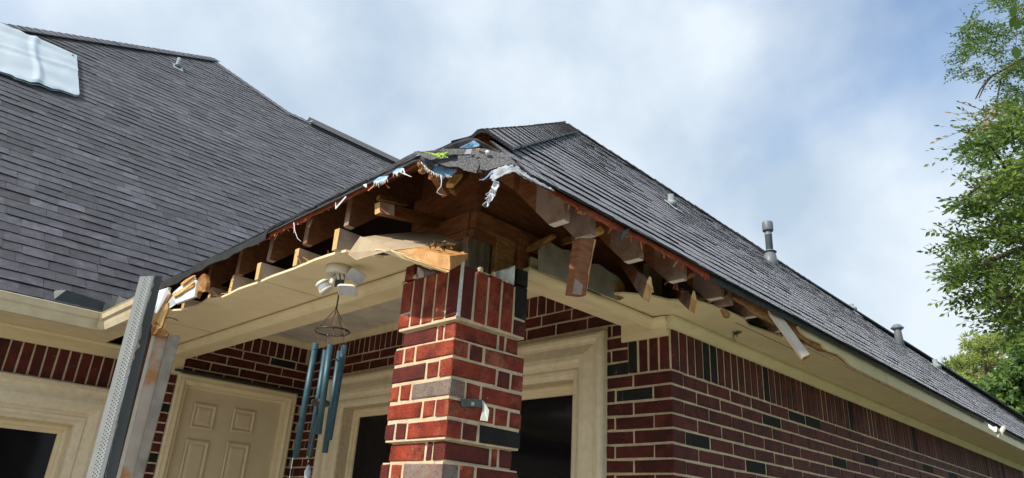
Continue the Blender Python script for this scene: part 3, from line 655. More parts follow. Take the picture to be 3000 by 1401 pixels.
wavestrip('drip_edge', (-4.1, 4.822, zL(4.83) + .002), (1.2, 4.822, zL(4.83) + .002), .05, 'dmetal', ROOF_L, .002, 40)
# bent scrap of flashing in the torn edge
a = cr(1700, 650, 500, 1719)
MB().prism([oY(a(*p), 1.43) for p in ((420, 100), (500, 65), (470, 130), (400, 185))], (0, .004, 0)).build('flashing_scrap', 'dmetal', ROOF_R)

# ------------------------------------------------------------------ exposed framing
A_ = cr(1000, 400, 500, 1504); B_ = cr(1380, 560, 420, 2105); D_ = cr(1700, 650, 500, 1719); E_ = cr(1150, 650, 350, 2339); G_ = cr(2100, 800, 500, 1719); c13 = cr(1000, 300, 1000, 1719)
def tail_L(y):
    zt = zP(1.36) - .017; zb = 2.652; t = .034; xe = min(2.6, 1.24 + (zR(y) - 2.70) / SX - .12)
    b = MB(); b.prism([(1.36, y, zb), (1.36, y, zt), (1.50, y, zP(1.50) - .017), (1.50, y, zP(1.50) - .165), (1.392, y, zb)], (0, t, 0))
    r = b.build('rafter', 'woodd', HOUSE)
    MB().prism([(1.50, y, zP(1.50) - .165), (1.50, y, zP(1.50) - .017), (xe, y, zP(xe) - .017), (xe, y, zP(xe) - .165)], (0, t, 0)).build('rafter_shaft', 'woodd', r)
    MB().box(1.3575, 1.3598, y, y + t, zb + .001, zt - .004).build('tail_end', 'woodg', r)
    MB().box(1.361, 1.390, y + .001, y + t - .001, zb - .0025, zb - .0005).build('seat_cut', 'woodg', r)
for y in (4.72, 4.39, 4.06, 3.725, 3.365, 3.035, 2.70, 2.37): tail_L(y)
def tail_R(x):
    x += random.uniform(-.008, .008); t = .032; zb = 2.562 + random.uniform(-.006, .006); ye = min(2.9, 1.44 + (zP(x) - 2.62) / SY - .10); zt = lambda y: zR(y) - .03
    b = MB(); b.prism([(x - t / 2, 1.50, zb), (x - t / 2, 1.50, zt(1.50)), (x - t / 2, 1.64, zt(1.64)), (x - t / 2, 1.64, zt(1.64) - .172), (x - t / 2, 1.574, zb)], (t, 0, 0))
    r = b.build('rafter', 'woodg', HOUSE)
    MB().prism([(x - t / 2, 1.64, zt(1.64) - .172), (x - t / 2, 1.64, zt(1.64)), (x - t / 2, ye, zt(ye)), (x - t / 2, ye, zt(ye) - .172)], (t, 0, 0)).build('rafter_shaft', 'woodb', r)
    MB().box(x - t / 2 + .001, x + t / 2 - .001, 1.502, 1.572, zb - .003, zb - .0005).build('seat_cut', 'plastic', r)
for x in (1.705, 1.862, 2.167, 2.486, 2.800, 3.115, 3.43, 3.745, 4.06): tail_R(x)
# hip rafter and jack
hd = Vector((4.06 - 1.385, 3.58 - 1.614, 4.89 - 2.806)).normalized(); hs = Vector((hd.y, -hd.x, 0)).normalized()
h0 = Vector((1.46, 1.669, 2.864)) - Vector((0, 0, .03))
r = MB().board(h0 - hs * .017, h0 + hd * 2.6 - hs * .017, hs * .034, (0, 0, -.16)).build('hip_rafter', 'woodb', HOUSE)
MB().prism([(1.555, 1.62, 2.66), (1.555, 1.62, zR(1.62) - .032), (1.555, 1.80, zR(1.80) - .032), (1.555, 1.80, zR(1.8) - .20)], (.03, 0, 0)).build('jack_rafter', 'woodb', HOUSE)
MB().prism([(1.46, 1.87, zP(1.46) - .2), (1.40, 1.87, zP(1.40) - .10), (1.40, 1.87, zP(1.40) - .017), (1.75, 1.87, zP(1.75) - .017), (1.75, 1.87, zP(1.75) - .2)], (0, .03, 0)).build('jack_rafter', 'woodb', HOUSE)
M['shade'] = mat('shaded_cavity_board', (.022, .013, .009), .9, .1)  # near-black colour paints the deep shade of the eave cavity
# top plates meeting over the column
bevel(MB().box(1.668, 1.705, 1.986, YD, 2.646, 2.722).build('top_plate', 'woodb', HOUSE), .003, 1)
bevel(MB().box(1.674, 2.88, 1.948, 1.984, 2.646, 2.722).build('top_plate', 'woodb', HOUSE), .003, 1)
MB().box(1.676, 1.72, 1.998, YD, 2.610, 2.6445).build('bottom_plate', 'woodb', HOUSE)
MB().box(1.682, 2.88, 1.956, 1.996, 2.610, 2.6445).build('bottom_plate', 'woodb', HOUSE)
MB().box(1.672, 1.7, 1.95, 1.985, 2.722, 2.80).build('hip_post', 'woodd', HOUSE)
MB().box(1.7055, 1.722, 1.99, 2.42, 2.7235, 3.02).build('blocking', 'woodb', HOUSE)
MB().box(1.7055, 1.722, 2.42, 4.8, 2.7235, 3.02).build('blocking', 'shade', HOUSE)  # same blocking, painted dark for the shade behind the lookouts
MB().prism([(1.71, 1.985, 2.7235), (2.9, 1.985, 2.7235), (2.9, 1.985, zR(1.985) - .05), (1.78, 1.985, zR(1.985) - .05), (1.71, 1.985, 3.02)], (0, .014, 0)).build('blocking', 'woodb', HOUSE)
for x_, y_, z_ in ((1.70, 1.9475, 2.70), (1.70, 1.9475, 2.665), (1.83, 1.9515, 2.62), (1.83, 1.9515, 2.56), (1.88, 1.9515, 2.53), (1.75, 1.9775, 2.52), (1.77, 1.9775, 2.58), (1.74, 1.9775, 2.46), (1.95, 1.9475, 2.69), (2.2, 1.9475, 2.70)):
    MB().tube([(x_, y_ - .001, z_), (x_, y_ + .001, z_)], .0028, 8).build('nail_hole', 'wire', HOUSE)
for x_, y_, z_ in ((1.6675, 2.05, 2.70), (1.6675, 2.06, 2.66), (1.3572, 3.417, 2.62), (1.3572, 3.417, 2.585), (1.3572, 3.097, 2.63), (1.3572, 3.097, 2.58), (1.3572, 2.782, 2.625), (1.3572, 2.447, 2.60)):
    MB().tube([(x_ - .001, y_, z_), (x_ + .001, y_, z_)], .0028, 8).build('nail_hole', 'wire', HOUSE)
# posts inside the broken column head
MB().box(1.686, 1.793, 1.978, 2.10, 2.395, 2.6095).build('post_sheathing', 'ply', HOUSE)
MB().box(1.672, 1.6855, 1.980, 2.012, 2.395, 2.6095).build('stud', 'woodg', HOUSE)
MB().box(1.688, 1.715, 2.106, 2.140, 2.395, 2.6095).build('stud', 'woodd', HOUSE)
MB().box(1.688, 1.715, 2.146, 2.185, 2.395, 2.6095).build('stud', 'woodd', HOUSE)
bevel(MB().box(1.803, 1.909, 1.952, 1.985, 2.475, 2.652).build('cripple_stud', 'torn', HOUSE), .003, 1)
bevel(MB().box(1.915, 1.972, 1.932, 1.99, 2.44, 2.70).build('cripple_stud', 'woodb', HOUSE), .003, 1)
MB().box(1.80, 1.96, 2.00, 2.02, 2.395, 2.61).build('post_sheathing', 'attic', HOUSE)
# lookouts on the left side, sawn ends catching the sun
def lookout(y, x0=1.36, z0=2.558, z1=2.650, x1=1.699, th=.034):
    x0 += random.uniform(-.014, .014); dz = random.uniform(-.002, .010); dy = random.uniform(-.018, .018); z1 += random.uniform(-.008, .004); z0 += max(dz, 0) * .6
    A4 = [(x0, y + dy, z0), (x0, y + dy + th, z0), (x0 + random.uniform(-.004, .006), y + dy + th, z1), (x0, y + dy, z1)]
    r = MB().hexa(A4, [(x1, y, z0 - dz * .5), (x1, y + th, z0 - dz * .5), (x1, y + th, z1 - dz), (x1, y, z1 - dz)]).build('lookout', 'woodl', HOUSE)
    o = MB().hexa([Vector(p) - Vector((.003, 0, 0)) for p in A4], [Vector(p) - Vector((.0004, 0, 0)) for p in A4]).build('sawn_end', 'woody', r); return r
for y in (3.40, 3.08, 2.765, 2.43): lookout(y)
for y in (3.72, 4.05, 4.4): lookout(y, 1.37)
b = MB(); b.board(oX(A_(340, 670), 1.36), oX(A_(900, 800), 1.69), oX(A_(340, 575), 1.36) - oX(A_(340, 670), 1.36), (.002, .034, 0)); LL = b.build('lookout', 'woodb', HOUSE)
MB().board(oX(A_(340, 670), 1.358) + Vector((0, -.001, 0)), oX(A_(462, 700), 1.40) + Vector((0, -.0015, 0)), oX(A_(340, 575), 1.36) - oX(A_(340, 670), 1.36), (.001, -.001, 0)).build('paint_patch', 'woodg', LL)
MB().board(oX(A_(340, 670), 1.3575), oX(A_(340, 670), 1.3595), oX(A_(340, 575), 1.36) - oX(A_(340, 670), 1.36), (0, .034, 0)).build('sawn_end', 'woody', LL)
b = MB(); b.board(oX(A_(335, 545), 1.37), oX(A_(600, 605), 1.60), (0, 0, .016), (0, .02, 0)); roughen(b.build('split_lath', 'torn', HOUSE), 2, .004)
MB().board(oX(cs(290, 960), 1.40), oX(cs(290, 960), 1.40) + Vector((.2, .0, -.004)), (0, 0, .038), (0, .05, 0)).build('blocking', 'woodf', HOUSE)
# splintered block at the hip
b = MB(); p0 = oD(A_(955, 500), 2.19); p1 = oD(A_(1105, 345), 2.30); b.board(p0, p1, oD(A_(1010, 525), 2.20) - p0, (oD(A_(930, 415), 2.17) - oD(A_(945, 470), 2.18)) * .9); roughen(b.build('broken_hip_end', 'woodb', HOUSE), 2, .003)
b = MB(); b.prism([oD(A_(*p), d) for p, d in (((930, 412), 2.16), ((975, 340), 2.17), ((1072, 325), 2.2), ((990, 420), 2.165))], (0.004, .006, -.012)); roughen(b.build('split_block', 'woodf', HOUSE), 2, .002)
# diagonal splinters right of the column
b = MB(); b.prism([oY(B_(*p), y) for p, y in (((812, 905), 1.93), ((815, 855), 1.93), ((1000, 770), 1.86), ((1190, 672), 1.78), ((1250, 680), 1.76), ((1080, 810), 1.82), ((980, 860), 1.86))], (.006, .012, .016)); roughen(b.build('splintered_brace', 'torn', HOUSE), 2, .003)
b = MB(); b.board(oY(B_(1310, 790), 1.90), oY(B_(1935, 600), 1.53), (0, 0, .026), (.015, .012, 0)); roughen(b.build('splintered_ledger', 'torn', HOUSE), 2, .003)
# grey back of the soffit board still hanging by the beam
pts = [(1000, 850), (998, 745), (1035, 690), (1075, 720), (1110, 740), (1150, 745), (1185, 775), (1250, 812), (1300, 815), (1345, 850), (1395, 880), (1428, 925), (1425, 985), (1395, 997), (1180, 912)]
b = MB(); b.prism([oY(c13(*p), 1.84) for p in pts], (0, .008, 0)); b.build('soffit_remnant', 'hardie', HOUSE)
MB().prism([oY(c13(*p), 1.832) for p in ((1382, 905), (1428, 925), (1425, 985), (1405, 997), (1390, 960))], (0, .006, 0)).build('torn_edge', 'torn', HOUSE)
# right-hand soffit: outer edge broken back
se = [(2.40, 1.925), (2.455, 1.80), (2.56, 1.72), (2.65, 1.692), (2.722, 1.60), (2.856, 1.57), (2.98, 1.562), (3.117, 1.559), (3.15, 1.575), (3.233, 1.593), (3.52, 1.555), (3.824, 1.512), (4.2, 1.484), (10.4, 1.484)]
MB().prism([(x, y, ZS + .003) for x, y in se] + [(10.4, YR + .02, ZS + .003), (XB, YR + .02, ZS + .003), (XB, 1.932, ZS + .003)], (0, 0, .009)).build('soffit', 'creamg', HOUSE)
MB().prism([(3.10, 1.556, ZS + .003), (3.233, 1.593, ZS + .001), (3.20, 1.598, ZS + .03), (3.12, 1.57, ZS + .045)], (.01, .004, 0)).build('soffit_curl', 'hardie', HOUSE)
MB().box(3.13, 3.95, 1.6175, 1.6205, ZS + .0012, ZS + .003).build('soffit_crack', 'socket', HOUSE)
FT = [(820, 535), (850, 590), (905, 640), (960, 668), (1020, 695), (1065, 715), (1085, 760), (1140, 790), (1225, 818), (1290, 870), (1350, 930), (1420, 970)]
tp = [oY(G_(*p), 1.462) for p in FT]
FASC = MB().prism([(p.x, 1.462, p.z) for p in tp] + [(4.5, 1.462, 2.514), (10.42, 1.462, 2.514), (10.42, 1.462, 2.612), (3.62, 1.462, 2.612), (3.55, 1.462, 2.598)], (0, .014, 0)).build('fascia', 'creamg', HOUSE)
TW = [(175, 245), (250, 255), (330, 290), (420, 300), (520, 345), (700, 420), (860, 490), (960, 560), (1120, 700), (1300, 800), (1430, 960), (1420, 975), (1330, 925), (1240, 845), (1130, 800), (1040, 785), (960, 735), (830, 645), (700, 590), (560, 500), (470, 460), (380, 405), (300, 330), (215, 285)]
b = MB().prism([oY(G_(*p), 1.4775) for p in TW], (0, .012, 0)).build('torn_subfascia', 'torn', HOUSE)
MB().box(3.3, 10.42, 1.478, 1.4835, 2.505, 2.5125).build('fascia_stain', 'stain', HOUSE)
# ------------------------------------------------------------------ torn roof corner: shingle mat, underlayment, frayed fibres
random.seed(21)
Cc = cr(1200, 340, 520, 2576); C7 = cr(1150, 380, 450, 2256)
def Dl(pts): return [oD(Cc(x, y), d) for x, y, d in pts]
top = Dl([(60, 525, 2.19), (200, 512, 2.19), (420, 488, 2.19), (560, 468, 2.19), (800, 462, 2.18), (1000, 470, 2.165), (1150, 474, 2.12), (1340, 522, 2.07), (1440, 575, 2.045), (1590, 720, 2.03)])
bot = Dl([(60, 530, 2.185), (190, 590, 2.15), (330, 645, 2.12), (430, 700, 2.10), (560, 742, 2.085), (700, 738, 2.075), (780, 780, 2.06), (960, 832, 2.05), (1100, 800, 2.03), (1280, 730, 2.02), (1420, 712, 2.01), (1520, 714, 2.012), (1600, 745, 2.025)])
drape('torn_shingle_mat', top, bot, 60, 16, 'granule', ROOF_R, .012, 14, .006, 0, None, None, .006)
# overlapping tabs lying on the mat
def tab(pts, d, m='granule', par=ROOF_R, th=.005, nm='torn_tab'):
    b = MB(); P = [oD(Cc(x, y), d + k) for x, y, k in pts]; off = (EYE - P[0]).normalized() * -th; b.prism(P, off); return roughen(b.build(nm, m, par), 2, .003, 25)
tab([(60, 520, .03), (330, 515, .0), (480, 500, .0), (500, 560, -.01), (330, 640, -.02), (180, 580, .0)], 2.115)
tab([(470, 470, 0), (830, 470, 0), (770, 560, -.02), (480, 555, -.02)], 2.13)
tab([(700, 575, 0), (860, 570, 0), (1030, 660, -.02), (1020, 690, -.025), (965, 835, -.04), (790, 790, -.03), (720, 735, -.02)], 2.075)
tab([(1010, 500, 0), (1250, 545, -.01), (1480, 690, -.04), (1400, 705, -.045), (1105, 795, -.05), (1020, 770, -.04), (1035, 650, -.02)], 2.06)
tab([(835, 475, 0), (905, 475, 0), (880, 545, -.01), (790, 555, -.01)], 2.115, 'feltw')
tab([(330, 520, 0), (440, 500, 0), (420, 545, 0), (350, 545, 0)], 2.105, 'felt')
tab([(1000, 770, 0), (1040, 760, 0), (1110, 800, 0), (1080, 835, 0), (1010, 810, 0)], 2.03, 'felt')
tab([(950, 470, 0), (1010, 462, 0), (1015, 485, 0), (980, 495, 0)], 2.075, 'woodf')
chunk('roof_pebble', tuple(oD(Cc(1130, 528), 2.035)), .0075, 'mortar_white', ROOF_R, 2)
# black felt curl along the left of the mat
drape('felt_curl', [oX(A_(*p), 1.300) for p in ((490, 268), (560, 215), (640, 172), (700, 165))] + [oD(A_(790, 205), 2.13), oD(A_(860, 245), 2.10)],
      [oX(A_(*p), 1.283) for p in ((478, 300), (540, 285), (640, 240), (700, 215))] + [oD(A_(790, 250), 2.12), oD(A_(850, 268), 2.09)], 24, 5, 'felt', ROOF_P, .008, 20, .005)
# blue underlayment showing below the mat
drape('blue_underlayment', [oD(p, d) for p, d in ((A_(695, 205), 2.20), (A_(760, 205), 2.19), (A_(800, 255), 2.17), (A_(880, 255), 2.14), (A_(960, 285), 2.12), (A_(1025, 285), 2.10))],
      [oD(p, d) for p, d in ((A_(700, 232), 2.19), (A_(760, 290), 2.17), (A_(830, 325), 2.15), (A_(900, 345), 2.12), (A_(960, 345), 2.11), (A_(1020, 300), 2.095))], 30, 8, 'blue', ROOF_P, .006, 30, .002, 0, None, None, .004)
drape('blue_underlayment', [oD(Cc(x, y), d) for x, y, d in ((720, 458, 2.055), (840, 405, 2.045), (930, 355, 2.04), (1015, 410, 2.035))], [oD(Cc(x, y), d) for x, y, d in ((730, 466, 2.055), (850, 466, 2.05), (950, 460, 2.045), (1015, 436, 2.035))], 16, 6, 'blue', ROOF_R, .006, 40, .002)
drape('blue_underlayment', [oX(A_(x, y), 1.277) for x, y in ((455, 312), (490, 285), (545, 275))], [oX(A_(x, y), 1.272) for x, y in ((450, 325), (500, 318), (540, 312))], 12, 4, 'blue', ROOF_P, .006, 40, .002)
drape('blue_underlayment', [oX(A_(x, y), 1.277) for x, y in ((282, 395), (330, 358), (420, 345))], [oX(A_(x, y), 1.272) for x, y in ((285, 412), (350, 405), (400, 372))], 12, 4, 'blue', ROOF_P, .006, 40, .002)
drape('felt_curl', [oD(Cc(x, y), d) for x, y, d in ((490, 462, 2.10), (650, 392, 2.08), (860, 318, 2.07), (980, 330, 2.06), (1060, 378, 2.05), (1330, 518, 2.03))], [oD(Cc(x, y), d) for x, y, d in ((500, 478, 2.10), (660, 474, 2.09), (850, 478, 2.085), (960, 474, 2.08), (1060, 462, 2.07), (1310, 536, 2.03))], 26, 4, 'felt', ROOF_R, .006, 30, .005)
# pale felt flap folded down at the eave
drape('felt_flap', [oD(Cc(x, y), d) for x, y, d in ((1205, 790, 1.99), (1290, 745, 1.985), (1400, 716, 1.985), (1500, 712, 1.985), (1610, 760, 1.99), (1750, 880, 2.0), (1950, 985, 2.04), (2110, 1085, 2.075))],
      [oD(Cc(x, y), d) for x, y, d in ((1165, 905, 1.975), (1240, 925, 1.97), (1340, 875, 1.975), (1420, 830, 1.975), (1520, 812, 1.98), (1600, 870, 1.985), (1740, 935, 2.0), (1960, 1035, 2.035), (2095, 1090, 2.07))], 44, 10, 'feltw', ROOF_R, .010, 42, .0015, .003, None, None, .008)
drape('blue_underlayment', [oD(Cc(x, y), d) for x, y, d in ((1560, 770, 1.983), (1700, 860, 1.99), (1900, 975, 2.02), (2060, 1065, 2.055))], [oD(Cc(x, y), d) for x, y, d in ((1590, 830, 1.978), (1720, 905, 1.985), (1900, 1005, 2.015), (2040, 1070, 2.05))], 20, 4, 'feltw', ROOF_R, .004, 40, .002)
def strand(pts, r=.0016, m='fibre', par=ROOF_P, nm='torn_fibre', tap=.4):
    n = len(pts); rr = [r * (1 - (1 - tap) * i / (n - 1)) for i in range(n)]
    return MB().tube(pts, rr, 5).build(nm, m, par, True)
strand([oD(A_(x, y), 2.1) for x, y in ((878, 345), (884, 390), (880, 440), (850, 475), (842, 492), (870, 510), (905, 518))], .0022)
strand([oD(Cc(x, y), 1.98) for x, y in ((1200, 800), (1130, 880), (1080, 920), (1010, 930))], .0025, 'blue', ROOF_R)
strand([oD(Cc(x, y), 1.98) for x, y in ((1190, 830), (1110, 900), (1060, 935))], .003, 'blue', ROOF_R)
drape('fibre_strip', [oD(p, 1.97) for p in (A_(1345, 395), A_(1320, 460), A_(1300, 530), A_(1285, 590), A_(1280, 620))], [oD(p, 1.97) for p in (A_(1395, 425), A_(1370, 480), A_(1345, 540), A_(1305, 590), A_(1292, 622))], 24, 6, 'fibre', ROOF_R, .012, 70, .001, 0, None, None, .004)
strand([oD(A_(x, y), 1.97) for x, y in ((1330, 380), (1350, 395), (1385, 405), (1392, 430))], .004, 'feltw', ROOF_R)
for k in range(7):
    a = random.uniform(0, 1); strand([oD(A_(1330 - 50 * a + random.uniform(-10, 10), 450 + 150 * a), 1.965), oD(A_(1310 - 50 * a + random.uniform(-25, 5), 470 + 150 * a), 1.96), oD(A_(1318 - 50 * a, 500 + 140 * a), 1.965)], .0012, 'fibre', ROOF_R)
def fringe(path, d, n, length, m='fibre', par=ROOF_P, spread=.35):
    for k in range(n):
        p = lerp([Vector((x, y, 0)) for x, y in path], (k + random.random() * .6) / n); l = length * random.uniform(.4, 1.2); dx = random.uniform(-spread, spread) * l
        F_ = (lambda x, y, k: oD(A_(x, y), d - k)) if d > 1.5 else (lambda x, y, k: oX(A_(x, y), d - k))
        q = [F_(p.x, p.y, 0), F_(p.x + dx * .5, p.y + l * .6, .005), F_(p.x + dx, p.y + l, .008)]
        strand(q, random.uniform(.0007, .0018), m, par)
fringe([(705, 225), (765, 290), (830, 325), (900, 345), (960, 340), (1020, 295)], 2.115, 46, 28)
fringe([(290, 400), (340, 390), (400, 360)], 1.272, 22, 48)
fringe([(460, 320), (500, 310), (545, 285)], 1.272, 14, 34)
strand([oX(A_(x, y), 1.27) for x, y in ((545, 285), (560, 330), (590, 345), (620, 357))], .003)
strand([oX(A_(x, y), 1.27) for x, y in ((520, 315), (560, 335), (600, 350))], .0025)
tab_ = MB().prism([oX(A_(x, y), 1.274) for x, y in ((190, 425), (222, 415), (225, 445), (210, 447))], (.004, .004, 0)).build('torn_scrap', 'fibre', ROOF_P)
MB().prism([oX(cs(x, y), 1.276) for x, y in ((1160, 340), (1166, 375), (1232, 300), (1236, 306), (1160, 392))], (.003, 0, 0)).build('torn_scrap', 'fibre', ROOF_P)
strand([oX(cs(x, y), 1.276) for x, y in ((868, 488), (875, 545), (895, 600), (920, 620))], .0022)
b = MB(); b.prism([oX(cs(x, y), 1.32) for x, y in ((985, 470), (1005, 455), (980, 515), (962, 517))], (.004, .004, 0)); b.build('torn_scrap', 'woodg', ROOF_P)
for p in ((700, 250), (715, 300), (760, 290), (800, 350), (850, 350)): 
    q = oD(A_(*p), 2.16); chunk('rotten_splinter', tuple(q), .014, 'torn', ROOF_P, 2, (1, .8, 1.2))

# ------------------------------------------------------------------ gutter at the inside corner, splash guard
GP = [(0, .095), (0, .012), (.010, .002), (.060, 0), (.072, .030), (.078, .052), (.092, .062), (.098, .090), (.104, .098), (.100, .102), (.090, .094), (.086, .066), (.072, .056), (.066, .034), (.058, .008), (.010, .010), (.006, .095)]
def gutter(p0, p1, outw, m0=0, m1=0):
    p0 = Vector(p0); p1 = Vector(p1); outw = Vector(outw); d = (p1 - p0).normalized(); vs = []; n = len(GP)
    for p, mm in ((p0, m0), (p1, m1)):
        for a, h in GP: vs.append(p + outw * a + d * (a * mm) + Vector((0, 0, h)))
    fs = [(i, i + n, (i + 1) % n + n, (i + 1) % n) for i in range(n)] + [tuple(range(n)), tuple(range(2 * n - 1, n - 1, -1))]
    return mk('gutter', vs, fs, 'gutter', HOUSE)
gutter((-4.1, 4.90, 2.530), (1.255, 4.90, 2.530), (0, -1, 0), 0, -1)
GR = gutter((1.255, 4.90, 2.530), (1.255, 4.12, 2.530), (-1, 0, 0), 1, 0)
MB().box(-4.1, 1.27, 4.902, 4.918, 2.55, 2.665).build('fascia', 'cream', HOUSE)
MB().box(1.256, 1.272, 4.02, 4.90, 2.55, 2.675).build('fascia', 'cream', HOUSE)
MB().prism([(1.152, 4.797, 2.531), (1.20, 4.797, 2.531), (1.196, 4.794, 2.630), (1.150, 4.794, 2.633)], (0, -.003, 0)).build('corner_patch', 'gutter', HOUSE)
gz = 2.640
sg = MB()
sg.prism([(.885, 4.835, gz), (1.165, 4.835, gz), (1.165, 4.845, gz + .070), (.945, 4.845, gz + .090)], (0, .004, 0))
sg.prism([(.885, 4.838, gz), (.945, 4.848, gz + .090), (.90, 4.90, gz + .085), (.86, 4.90, gz + .03)], (.004, 0, 0))
sg.prism([(1.165, 4.84, gz), (1.175, 4.66, gz), (1.19, 4.67, gz + .085), (1.172, 4.84, gz + .072)], (.004, 0, 0))
sg.prism([(1.175, 4.655, gz), (1.19, 4.668, gz + .085), (1.23, 4.62, gz + .06), (1.2, 4.6, gz)], (.003, .003, 0))
sg.build('splash_guard', 'guard', HOUSE)
# ------------------------------------------------------------------ snapped fascia beside the gutter
Lc = cr(350, 800, 250, 1504); Lb = cr(230, 1000, 300, 900)
XF = 1.262
MB().prism([oX(Lc(*p), XF) for p in ((985, 545), (905, 400), (960, 330), (1060, 245), (1280, 60), (1360, 140), (1318, 415))], (.014, 0, 0)).build('fascia_stub', 'wmetal', HOUSE)
for pts, m, dx in (([(930, 370), (1060, 300), (1290, 150), (1300, 175), (1100, 345), (950, 430)], 'woody', -.012), ([(1070, 200), (1150, 120), (1290, 40), (1310, 60), (1190, 150), (1100, 215)], 'woodf', -.014), ([(1080, 330), (1200, 240), (1310, 205), (1290, 240), (1150, 320)], 'woodf', -.010)):
    roughen(MB().prism([oX(Lc(*p), XF + dx) for p in pts], (.010, 0, .004)).build('split_fascia_core', m, HOUSE), 2, .003)
roughen(MB().prism([oX(Lc(*p), XF + .01) for p in ((1360, 130), (1420, 60), (1500, 30), (1540, 150), (1500, 330), (1400, 330), (1345, 420), (1318, 420), (1340, 280))], (.02, 0, 0)).build('rotten_fascia_end', 'torn', HOUSE), 3, .010, 18)
MB().prism([oD(Lc(*p), d) for p, d in (((690, 310), 4.0), ((830, 265), 4.0), ((870, 300), 4.0), ((995, 545), 3.97), ((850, 640), 3.93), ((640, 712), 3.9), ((590, 670), 3.9))], (.004, .004, 0)).build('bent_flashing', 'wmetal', HOUSE)

# ------------------------------------------------------------------ loose things
# tarp on the left roof
LP0 = (0, 4.85, 2.66 + .03); LN = (0, -SL, 1)
T5 = cr(0, 50, 350, 1203)
onL = lambda x, y: oP(T5(x, y), LP0, LN)
ua = [onL(-700, -120), onL(-300, 0), onL(0, 78), onL(100, 125), onL(180, 150), onL(260, 195), onL(330, 215), onL(440, 262), onL(540, 300), onL(640, 345), onL(768, 402)]
la = [onL(-700, 330), onL(-300, 470), onL(0, 565), onL(110, 602), onL(150, 630), onL(240, 655), onL(300, 680), onL(390, 690), onL(520, 742), onL(600, 750), onL(755, 803), onL(792, 797)]
tl = empty('roof_tarp', la[0], 'white plastic tarp spread over the left roof slope', 'tarp')
nL = Vector(LN).normalized(); vs = []; nu, nv = 90, 34; fs = []
for j in range(nv + 1):
    for i in range(nu + 1):
        p = lerp(ua, i / nu).lerp(lerp(la, i / nu), j / nv); d_ = p.x * 1.1 + p.y * .5
        h = .010 * noise.noise(Vector((p.x * 3.0 + p.y * 1.2, p.y * 2.2, 1))) + .030 * abs(noise.noise(Vector((p.x * .9 - p.y * 3.5, (p.x + p.y) * .7, 7)))) + .007 * noise.noise(Vector((p.x * 7, p.y * 7, 2))) + .016 * max(0, 1 - abs(p.x - .62 + .04 * math.sin(p.y * 5)) / .05) + .014 * max(0, 1 - abs(p.y - 7.45 - .25 * p.x) / .05)
        if j in (0, nv): h *= .4
        vs.append(p + nL * (max(h, -.012) + .016))
for j in range(nv):
    for i in range(nu): a = j * (nu + 1) + i; fs.append((a, a + 1, a + nu + 2, a + nu + 1))
M['tarp'] = mat('white_tarp', (.50, .565, .61), .5, .3, col2=(.42, .49, .55), nscale=2.5, bump=1.0, bscale=7)
mk('sheet', vs, fs, 'tarp', tl, True)
hem = MB()
for k in range(len(la) - 1): hem.board(la[k] + nL * .002, la[k + 1] + nL * .002, nL * .006, Vector((0, .012, .012)))
hem.build('hem', 'tarp', tl)
for p in ((725, 402), (215, 620)): chunk('tie_tack', tuple(onL(*p) + nL * .015), .012, 'guard', tl, 1)

# vent strip and torn fascia board standing at the inside corner
def vert_strip(name, tl_, tr_, bl_, br_, D, m, par, zbot=.03, th=.004, uv=False):
    "plumb-ish strip through four sight lines at distance D, carried down to the ground"
    t0, t1 = oD(tl_, D), oD(tr_, D + .01); b0, b1 = oD(bl_, D), oD(br_, D + .01)
    k0 = (t0.z - zbot) / (t0.z - b0.z); k1 = (t1.z - zbot) / (t1.z - b1.z); g0 = t0 + (b0 - t0) * k0; g1 = t1 + (b1 - t1) * k1
    dv = Vector((.66, .68, 0)) * th
    o = mk(name, [t0, t1, g1, g0, t0 + dv, t1 + dv, g1 + dv, g0 + dv], [(3, 2, 1, 0), (4, 5, 6, 7), (0, 1, 5, 4), (1, 2, 6, 5), (2, 3, 7, 6), (3, 0, 4, 7)], m, par)
    if uv:
        uvl = o.data.uv_layers.new(name='UVMap'); w = (t1 - t0).length; hh = (t0 - g0).length; cu = {0: (0, 0), 1: (w, 0), 2: (w, hh), 3: (0, hh)}
        for lp in o.data.loops: uvl.data[lp.index].uv = cu[lp.vertex_index % 4]
    return o
DS = 3.86
VS = empty('soffit_vent_strip', (oD((330, 1200), DS).x, oD((330, 1200), DS).y, 0), 'long perforated white metal soffit strip standing upright at the gutter corner', 'vent strip')
vert_strip('perforated_face', Lc(360, 60), Lc(560, 52), Lb(65, 1203), Lb(178, 1203), DS, 'perf', VS, uv=True)
vert_strip('plain_flange', Lc(562, 52), Lc(606, 50), Lb(179, 1203), Lb(212, 1203), DS - .004, 'wmetal', VS)
M['sealed'] = mat('dark_coated_side', (.075, .085, .09), .5, .4, col2=(.06, .068, .072), nscale=6)
vert_strip('side_leg', Lc(607, 50), Lc(752, 52), Lb(213, 1203), Lb(322, 1203), DS + .012, 'sealed', VS)
M['caulk'] = mat('old_caulk', (.40, .33, .27), .85, .2, col2=(.26, .21, .17), nscale=30, bump=.8, bscale=90)
